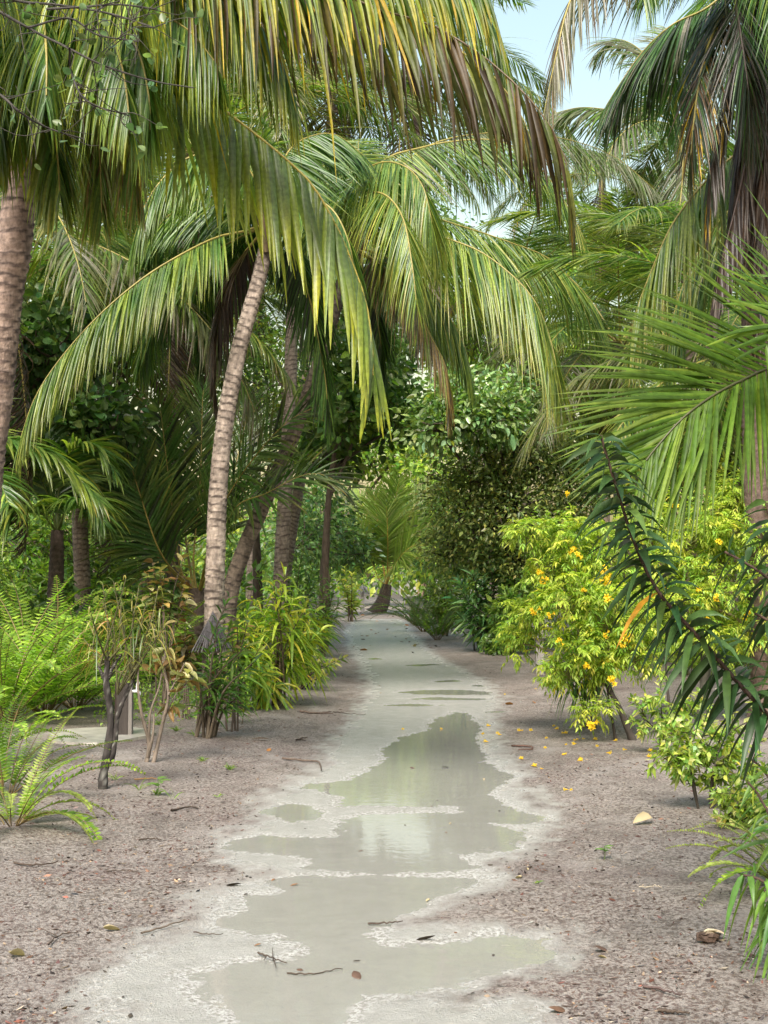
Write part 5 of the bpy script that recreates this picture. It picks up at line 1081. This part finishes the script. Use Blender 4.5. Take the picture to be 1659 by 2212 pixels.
twig('fallen grey-brown branch left of the path below the strap-leaved shrub', [(648, 1546), (680, 1548), (715, 1543)], .014, (.12, .09, .075), side=([(690, 1547), (720, 1549)],))
twig('thin stick on the sand behind the fallen branch', [(720, 1543), (760, 1547), (790, 1549)], .006)
twig('black stick on the sand at the far left', [(30, 1886), (70, 1890), (125, 1882)], .006)
twig('thin pale stick pointing at the wet path, left foreground', [(305, 2028), (350, 2015), (400, 1998)], .005, (.14, .11, .085))
twig('forked dark twig at the left foreground', [(105, 2058), (125, 2040), (165, 2030)], .004, side=([(125, 2040), (80, 2028)],))
twig('stick on the dark sand at the lower right', [(1390, 2150), (1430, 2160), (1470, 2175)], .006, (.08, .055, .05))
twig('long stick at the bottom right corner', [(1420, 2204), (1460, 2206), (1490, 2212)], .008)
twig('thin straw-pale stick right of the dark sand', [(1380, 1940), (1430, 1941)], .004, (.3, .26, .2))
twig('small curved twig left of the wet path beside a dead leaf', [(640, 1607), (655, 1601), (664, 1600)], .009, side=([(650, 1603), (660, 1608)],))
twig('dark broken stick in the middle of the left sand', [(370, 1762), (395, 1756), (415, 1752), (428, 1756)], .008)
twig('short stick lying level on the left sand', [(300, 1826), (330, 1823), (348, 1825)], .006)
twig('thin twig on the sand left of the second croton', [(230, 1900), (265, 1897), (310, 1899)], .003)
twig('reddish stick beside the seedlings on the left', [(290, 1699), (320, 1698), (338, 1698)], .006, (.3, .17, .07))
twig('thin dark twig crossing the wet sand, lower centre', [(418, 2026), (450, 2028), (482, 2027)], .003)

def leaf_proto(seed, col, L=.09, W=.045, curl=.5):
    q = np.random.default_rng(seed); b = Buf()
    leaves(b, A([[-L / 2, 0, .004]]), A([[1.0, 0, .1]]), A([[0, q.normal(0, .3), 1.0]]), L, W, A(col), 'ovate', q.uniform(.0, curl), fold=q.uniform(-.5, .6)); 
    me = mesh_from('dead_leaf', b, M_DRY); zmin = min(v.co.z for v in me.vertices)
    for v in me.vertices: v.co.z -= zmin - .001
    return me
DL = [leaf_proto(800 + i, c) for i, c in enumerate([(.05, .035, .03), (.09, .055, .04), (.14, .08, .05), (.22, .11, .05), (.4, .33, .2), (.06, .05, .04), (.35, .16, .05)])]
n = 0
def dead_leaf(x, y, k, s, label='small dead leaf lying loose on the sand', group='small dead leaves'):
    p = gp(x, y, .002); o = link('dead_leaf', DL[k], None, tuple(p), (rng.normal(0, .15), rng.normal(0, .15), rng.uniform(0, 6.28)), s); tag(o, label, 'leaf', group)
for k in range(95):                                             # dark crumbs of leaf, thicker where the path narrows
    y = 1345 + (rng.random() ** 1.6) * 860; f = (y - 1300) / 900
    x = rng.uniform(760 - 600 * f, 960 + 600 * f)
    w_ = fields(A([G(x, y)[0]]), A([G(x, y)[1]]))[1][0]
    zone = 'the bare wet path' if w_ < .1 else ('the litter-brown sand left of the wet path' if G(x, y)[0] < -.3 else 'the red-brown sand right of the wet path')
    dead_leaf(x, y, rng.choice([0, 0, 1, 1, 2, 5, 5, 3, 4]), rng.uniform(.18, .5) * (1 + 1.0 * (y < 1450)), 'small dead leaf lying loose on ' + zone, 'small dead leaves on ' + zone[4:])
for k in range(40):
    dead_leaf(rng.uniform(760, 960), rng.uniform(1322, 1400), rng.choice([0, 1, 2, 3, 6]), rng.uniform(.8, 1.8), 'brown leaf scattered on the far narrow end of the path', 'leaves on the far path')
for (x, y, k, s, lab) in [(1388, 1790, 4, 1.6, 'large pale dead leaf on the red-brown sand right of the puddles'), (562, 1608, 3, 1.7, 'brown curled dead leaf beside the small curved twig'), (580, 1627, 6, 1.0, 'small orange-brown leaf left of the wet path'), (568, 1540, 6, 1.9, 'orange dead leaf at the foot of the small strap-leaved shrub'),
    (785, 1407, 6, 2.2, 'orange leaf lying on the far path'), (895, 1400, 4, 2.0, 'yellowish leaf lying on the far path'), (1100, 1525, 6, 1.4, 'orange leaf on the sand right of the dark streaks of water'), (1153, 1523, 6, 1.4, 'red-orange leaf on the sand between path and flowering shrub'), (920, 2033, 0, 1.0, 'curled black leaf floating in the right lobe of the near puddle'),
    (35, 2080, 4, .9, 'pale dead leaf at the left foreground'), (505, 1918, 0, .9, 'black leaf scrap on the wet edge, left of the middle puddle'), (962, 1657, 0, 1.0, 'dark leaf floating in the long upper puddle'), (1300, 2060, 1, 1.0, 'brown dead leaf on the dark sand at the lower right'), (1200, 2195, 2, .9, 'brown leaf near the bottom edge, right of the puddles'), (240, 2020, 4, .8, 'bone-pale leaf scrap at the left foreground'), (770, 2110, 1, .8, 'brown leaf sunk in the near puddle')]:
    dead_leaf(x, y, k, s, lab, 'larger dead leaves')
def petal_proto(seed):
    b = Buf(); q = np.random.default_rng(seed); u = np.linspace(0, 1, 5)
    tube(b, A([0, 0, .012]) + u[:, None] * A([.045, 0, .004]), np.interp(u, [0, .5, 1], [.003, .008, .017]), A([.72, .46, .03]), 7)
    an = np.arange(5) * 1.2566; dd = np.stack([.3 + 0 * an, np.cos(an), np.sin(an)], 1)
    leaves(b, A([.045, 0, .016]) + dd * .012, dd, np.repeat(A([[1.0, 0, .2]]), 5, 0), .02, .022, A([.8, .56, .05]), 'small', .3)
    me = mesh_from('fallen_flower', b, M_PETAL)
    for v in me.vertices: v.co.z = max(v.co.z * .8, .001)
    return me
FF = [petal_proto(i) for i in range(3)]
Z2 = lambda x, y: (548.6 + .4299 * x, 1261.8 + .4299 * y)
fpos = [Z2(*p) for p in [(1410, 540), (1255, 560), (1140, 755), (1190, 720), (1225, 755), (1178, 800), (1245, 768), (950, 730), (750, 740), (1345, 745), (1350, 890), (1415, 930), (1470, 785), (1500, 725), (1510, 745), (1563, 765), (1560, 820), (1620, 820), (1620, 800), (1625, 915), (1550, 875), (1470, 838), (1650, 740), (1455, 940), (1580, 1050)]]
fpos += [(829.5 + .5 * x, 1450 + .5 * (y - 596) ) for x, y in [(780, 880), (870, 850), (870, 905), (920, 910), (990, 915), (1105, 905), (960, 980), (1155, 970), (1140, 1000), (840, 1000), (770, 975), (830, 910), (700, 940), (640, 860), (590, 860), (600, 985), (800, 1120), (930, 940), (1050, 960)]]
for (x, y) in fpos:
    p = gp(x, y, .002); tag(link('fallen_flower', FF[rng.integers(3)], None, tuple(p), (0, 0, rng.uniform(0, 6.28)), rng.uniform(.45, .85)), 'yellow trumpet flower fallen on the sand below the flowering shrub', 'flower', 'fallen yellow flowers')
# coconut husk scrap, fruit
p = gp(1532, 2050); b = Buf(); u = np.linspace(0, np.pi, 9); v = np.linspace(0, 2 * np.pi, 14, endpoint=False)
hv = np.stack([.05 * np.sin(u)[:, None] * np.cos(v)[None] * (1 + .15 * np.sin(3 * v)[None]), .034 * np.sin(u)[:, None] * np.sin(v)[None], .02 + .023 * np.cos(u)[:, None] + 0 * v[None]], -1) + rng.normal(0, .004, (9, 14, 3))
i_ = np.arange(8)[:, None] * 14; j_ = np.arange(14)[None]; cc_ = np.where((hv[..., 2:] > .040), A([.3, .24, .16]), A([.075, .05, .038]))
b.add(hv.reshape(-1, 3) + p, np.stack([i_ + j_, i_ + 14 + j_, i_ + 14 + (j_ + 1) % 14, i_ + (j_ + 1) % 14], -1).reshape(-1, 4), cc_.reshape(-1, 3))
husk = mk('coconut_husk', b, M_BARK, None, tuple(p), False); tag(husk, 'broken brown scrap of coconut husk with a pale flap, lower right', 'husk')
b = Buf(); leaves(b, p + A([[-.02, 0, .04], [.0, .01, .04]]), A([[1.0, .2, .35], [.8, -.5, .3]]), A([[0, 0, 1.0]] * 2), .07, .035, A([[.55, .47, .32], [.45, .36, .25]]), 'ovate', .4); mk('flap', b, M_DRY, husk, tuple(p))
p = gp(1557, 1797); b = Buf(); fv = np.stack([.027 * np.sin(u)[:, None] * np.cos(v)[None], .027 * np.sin(u)[:, None] * np.sin(v)[None], .026 + .03 * np.cos(u)[:, None] * (1 + .1 * np.cos(u)[:, None]) + 0 * v[None]], -1)
b.add(fv.reshape(-1, 3) + p, np.stack([i_ + j_, i_ + 14 + j_, i_ + 14 + (j_ + 1) % 14, i_ + (j_ + 1) % 14], -1).reshape(-1, 4), A([.55, .36, .16]))
fruit = mk('fallen_fruit', b, M_STALK, None, tuple(p)); tag(fruit, 'small round tan fruit on the sand under the low bright bush', 'fruit')
b = Buf(); tube(b, p + A([[0, 0, .052], [.004, 0, .062], [.012, 0, .068]]), [.003, .002, .002], A([.12, .08, .05]), 5); mk('stalk', b, M_BARK, fruit, tuple(p))
# grass tufts and seedlings
def tuft(label, x, y, n, L, seed, cols=((A([.14, .22, .05]), A([.2, .28, .06]))), name='grass_tuft', W=.006, cat='grass tuft'):
    p = gp(x, y); b = Buf(); d = rdir(n) * A([1, 1, .3]) + A([0, 0, 1.0])
    leaves(b, p + rng.normal(0, .012, (n, 3)) * A([1, 1, 0]), d, rdir(n), L * rng.uniform(.5, 1.1, n), W, mixcols(cols, [1] * len(cols), n), 'lance', .5, grav=1)
    tag(mk(name, b, M_SOFT, None, tuple(p)), label, cat, 'grass tufts on the left sand')
for k, (x, y, n, L, lab) in enumerate([(437, 1655, 26, .11, 'thin grass tuft on the left sand, near the second croton'), (495, 1672, 34, .11, 'grass tuft on the left sand close to the bent stalk'), (250, 1697, 14, .14, 'grass tuft beside the foot of the curly-leaved croton'), (340, 1727, 22, .13, 'green sprout in the middle of the left sand'), (470, 1727, 12, .07, 'tiny grass tuft right of the green sprout'), (300, 1720, 8, .2, 'sparse tall grass blades beside the curly-leaved croton'), (375, 1735, 6, .22, 'few upright grass blades right of the green sprout'), (1160, 1915, 10, .05, 'tiny dull sprout at the edge of the middle puddle'), (420, 1600, 26, .14, 'grass at the foot of the dark green shrub'), (380, 1590, 40, .13, 'grass patch behind the second croton'), (340, 1575, 40, .14, 'grass patch right of the tap post')]):
    tuft(lab, x, y, n, L, k)
def seedling(label, x, y, s, seed):
    p = gp(x, y); t = thing('seedling', label, 'seedling', p); b = Buf(); tube(b, p + A([[0, 0, 0], [.004, 0, s * .5], [0, 0, s]]), [.003, .002, .002], A([.1, .14, .04]), 5); mk('stem', b, M_STALK, t, p)
    for k in range(6):
        a = k * 1.05 + seed; b = Buf(); leaves(b, p + A([[0, 0, s * (.55 + .08 * k)]]), A([[math.cos(a), math.sin(a), .35]]), A([[0, 0, 1.0]]), s * .75, s * .4, A([.13, .24, .05]), 'ovate', .3); mk('leaf', b, M_LEAF, t, p)
seedling('single bright green seedling on the bare red-brown sand', 1306, 1866, .07, 1)
seedling('leafy seedling on the left sand below the grass tufts', 341, 1730, .12, 2)
# low ground cover under the ferns, and the litter of crumbs that browns the sand
b = Buf(); N = 2600
gx = rng.uniform(200, 480, N); gy = rng.uniform(1490, 1585, N); gpos = A([G(x, y) for x, y in zip(gx, gy)]); gpos[:, 2] = fields(gpos[:, 0], gpos[:, 1])[2]
dn = rng.random(N) < np.clip((1590 - gy) / 90, .1, 1); gpos = gpos[dn]; N = len(gpos)
leaves(b, gpos + A([0, 0, 1]) * rng.uniform(0, .14, (N, 1)), rdir(N) + A([0, 0, .5]), A([0, 0, 1.0]) + rdir(N) * .5, .055, .03, mixcols((A([.15, .24, .04]), A([.22, .31, .06]), A([.09, .15, .03])), (2, 2, 1), N), 'small', .2)
tag(mk('ground_cover', b, M_SOFT, stuff=True), 'low pale green ground cover behind the tap post and the crotons', 'ground cover', kind='stuff')
b = Buf(); N = 60000
gy_ = 4.2 * (30 / 4.2) ** rng.random(N); gx_ = rng.uniform(-.42, .42, N) * gy_ + rng.normal(0, .3, N)
gy_[:5000] = rng.uniform(4.3, 11, 5000); gx_[:5000] = rng.uniform(-.32, .32, 5000) * gy_[:5000]
_, w_, h_ = fields(gx_, gy_)
big_ = np.arange(N) < 5000
keep = (w_ + rng.normal(0, .06, N) > .05) & (rng.random(N) < .35 + .65 * sstep(.4, .65, N1(gx_ * 1.6 + 3, gy_ * 1.1))) & ((np.abs(gx_) > .2) | (w_ > .2))
gx_, gy_, h_, big_ = gx_[keep], gy_[keep], h_[keep], big_[keep]; N = len(gx_)
a = rng.uniform(0, 6.28, N); L_ = rng.uniform(.006, .022, N); L_[::16] = rng.uniform(.022, .05, len(L_[::16])); L_[big_] = rng.uniform(.012, .042, big_.sum()); dv_ = np.stack([np.cos(a), np.sin(a), rng.normal(0, .25, N)], 1); sv_ = np.stack([-np.sin(a), np.cos(a), rng.normal(0, .3, N)], 1)
p0 = np.stack([gx_, gy_, h_ + .003], 1); L_ = L_[:, None]
V = np.stack([p0 - dv_ * L_ * .5, p0 + sv_ * L_ * .22, p0 + dv_ * L_ * .5 + A([0, 0, .002]), p0 - sv_ * L_ * .2], 1)
C = np.repeat(mixcols((A([.1, .065, .05]), A([.16, .1, .08]), A([.06, .045, .04]), A([.3, .24, .18]), A([.15, .07, .06])), (3, 2, 2, 1.5, 1.5), N, .3) * np.where(big_, .55, 1.)[:, None], 4, 0)
b.add(V.reshape(-1, 3), np.arange(N * 4).reshape(-1, 4), C)
tag(mk('leaf_litter', b, M_DRY, stuff=True, smooth=False), 'crumbs of brown leaf litter strewn over the sand', 'litter', kind='stuff')
# bare branches hanging into the top left corner, from a tree outside the frame
bs = A([-3.2, 5.6, 0.0])
bt = thing('bare_branched_tree', 'thin bare dark twigs crossing the top left corner, from a tree outside the frame', 'tree', bs, None)
b = Buf(); tube(b, spline([bs, bs + A([.1, .1, 1.6]), bs + A([.5, .2, 3.0]), P(-150, -60, 6)], 14), np.linspace(.07, .03, 14), A([.06, .05, .045]), 8); mk('trunk', b, M_BARK, bt, bs)
lb = Buf()
for k, pts in enumerate([[(-150, -60), (60, 60), (140, 100), (220, 140), (330, 175), (420, 190)], [(-150, -60), (30, 0), (120, 10), (240, 30), (330, 60)], [(-150, 100), (0, 205), (40, 240), (100, 275), (180, 300)], [(150, 105), (155, 160), (190, 220), (280, 250)], [(100, 20), (180, 15), (260, 10), (340, 20)], [(60, 60), (150, 40), (210, 75), (300, 90)]]):
    c = spline([P(x, y, 6 + rng.uniform(-.1, .1)) for x, y in pts], 30); b = Buf(); tube(b, c, np.linspace(.009 if k < 3 else .006, .003, 30), A([.05, .045, .04]), 5)
    for q in range(16):
        i_ = rng.integers(8, 30); e = c[i_] + nrm(rng.normal(size=3) * A([1, .6, .8]) + A([.4, 0, -.2])) * rng.uniform(.08, .3); s_ = spline([c[i_], c[i_] * .5 + e * .5 + rng.normal(0, .03, 3), e], 7); tube(b, s_, np.linspace(.003, .0013, 7), A([.055, .05, .04]), 4)
        if rng.random() < .55:
            m_ = rng.integers(1, 5); leaves(lb, np.repeat(e[None], m_, 0) + rng.normal(0, .015, (m_, 3)), rdir(m_), rdir(m_) + A([0, 0, .6]), .045, .034, mixcols((A([.09, .14, .05]), A([.13, .19, .08])), (1, 1), m_), 'ovate', .2)
    mk('branch', b, M_BARK, bt, bs)
mk('foliage', lb, M_LEAF, bt, bs, stuff=True)
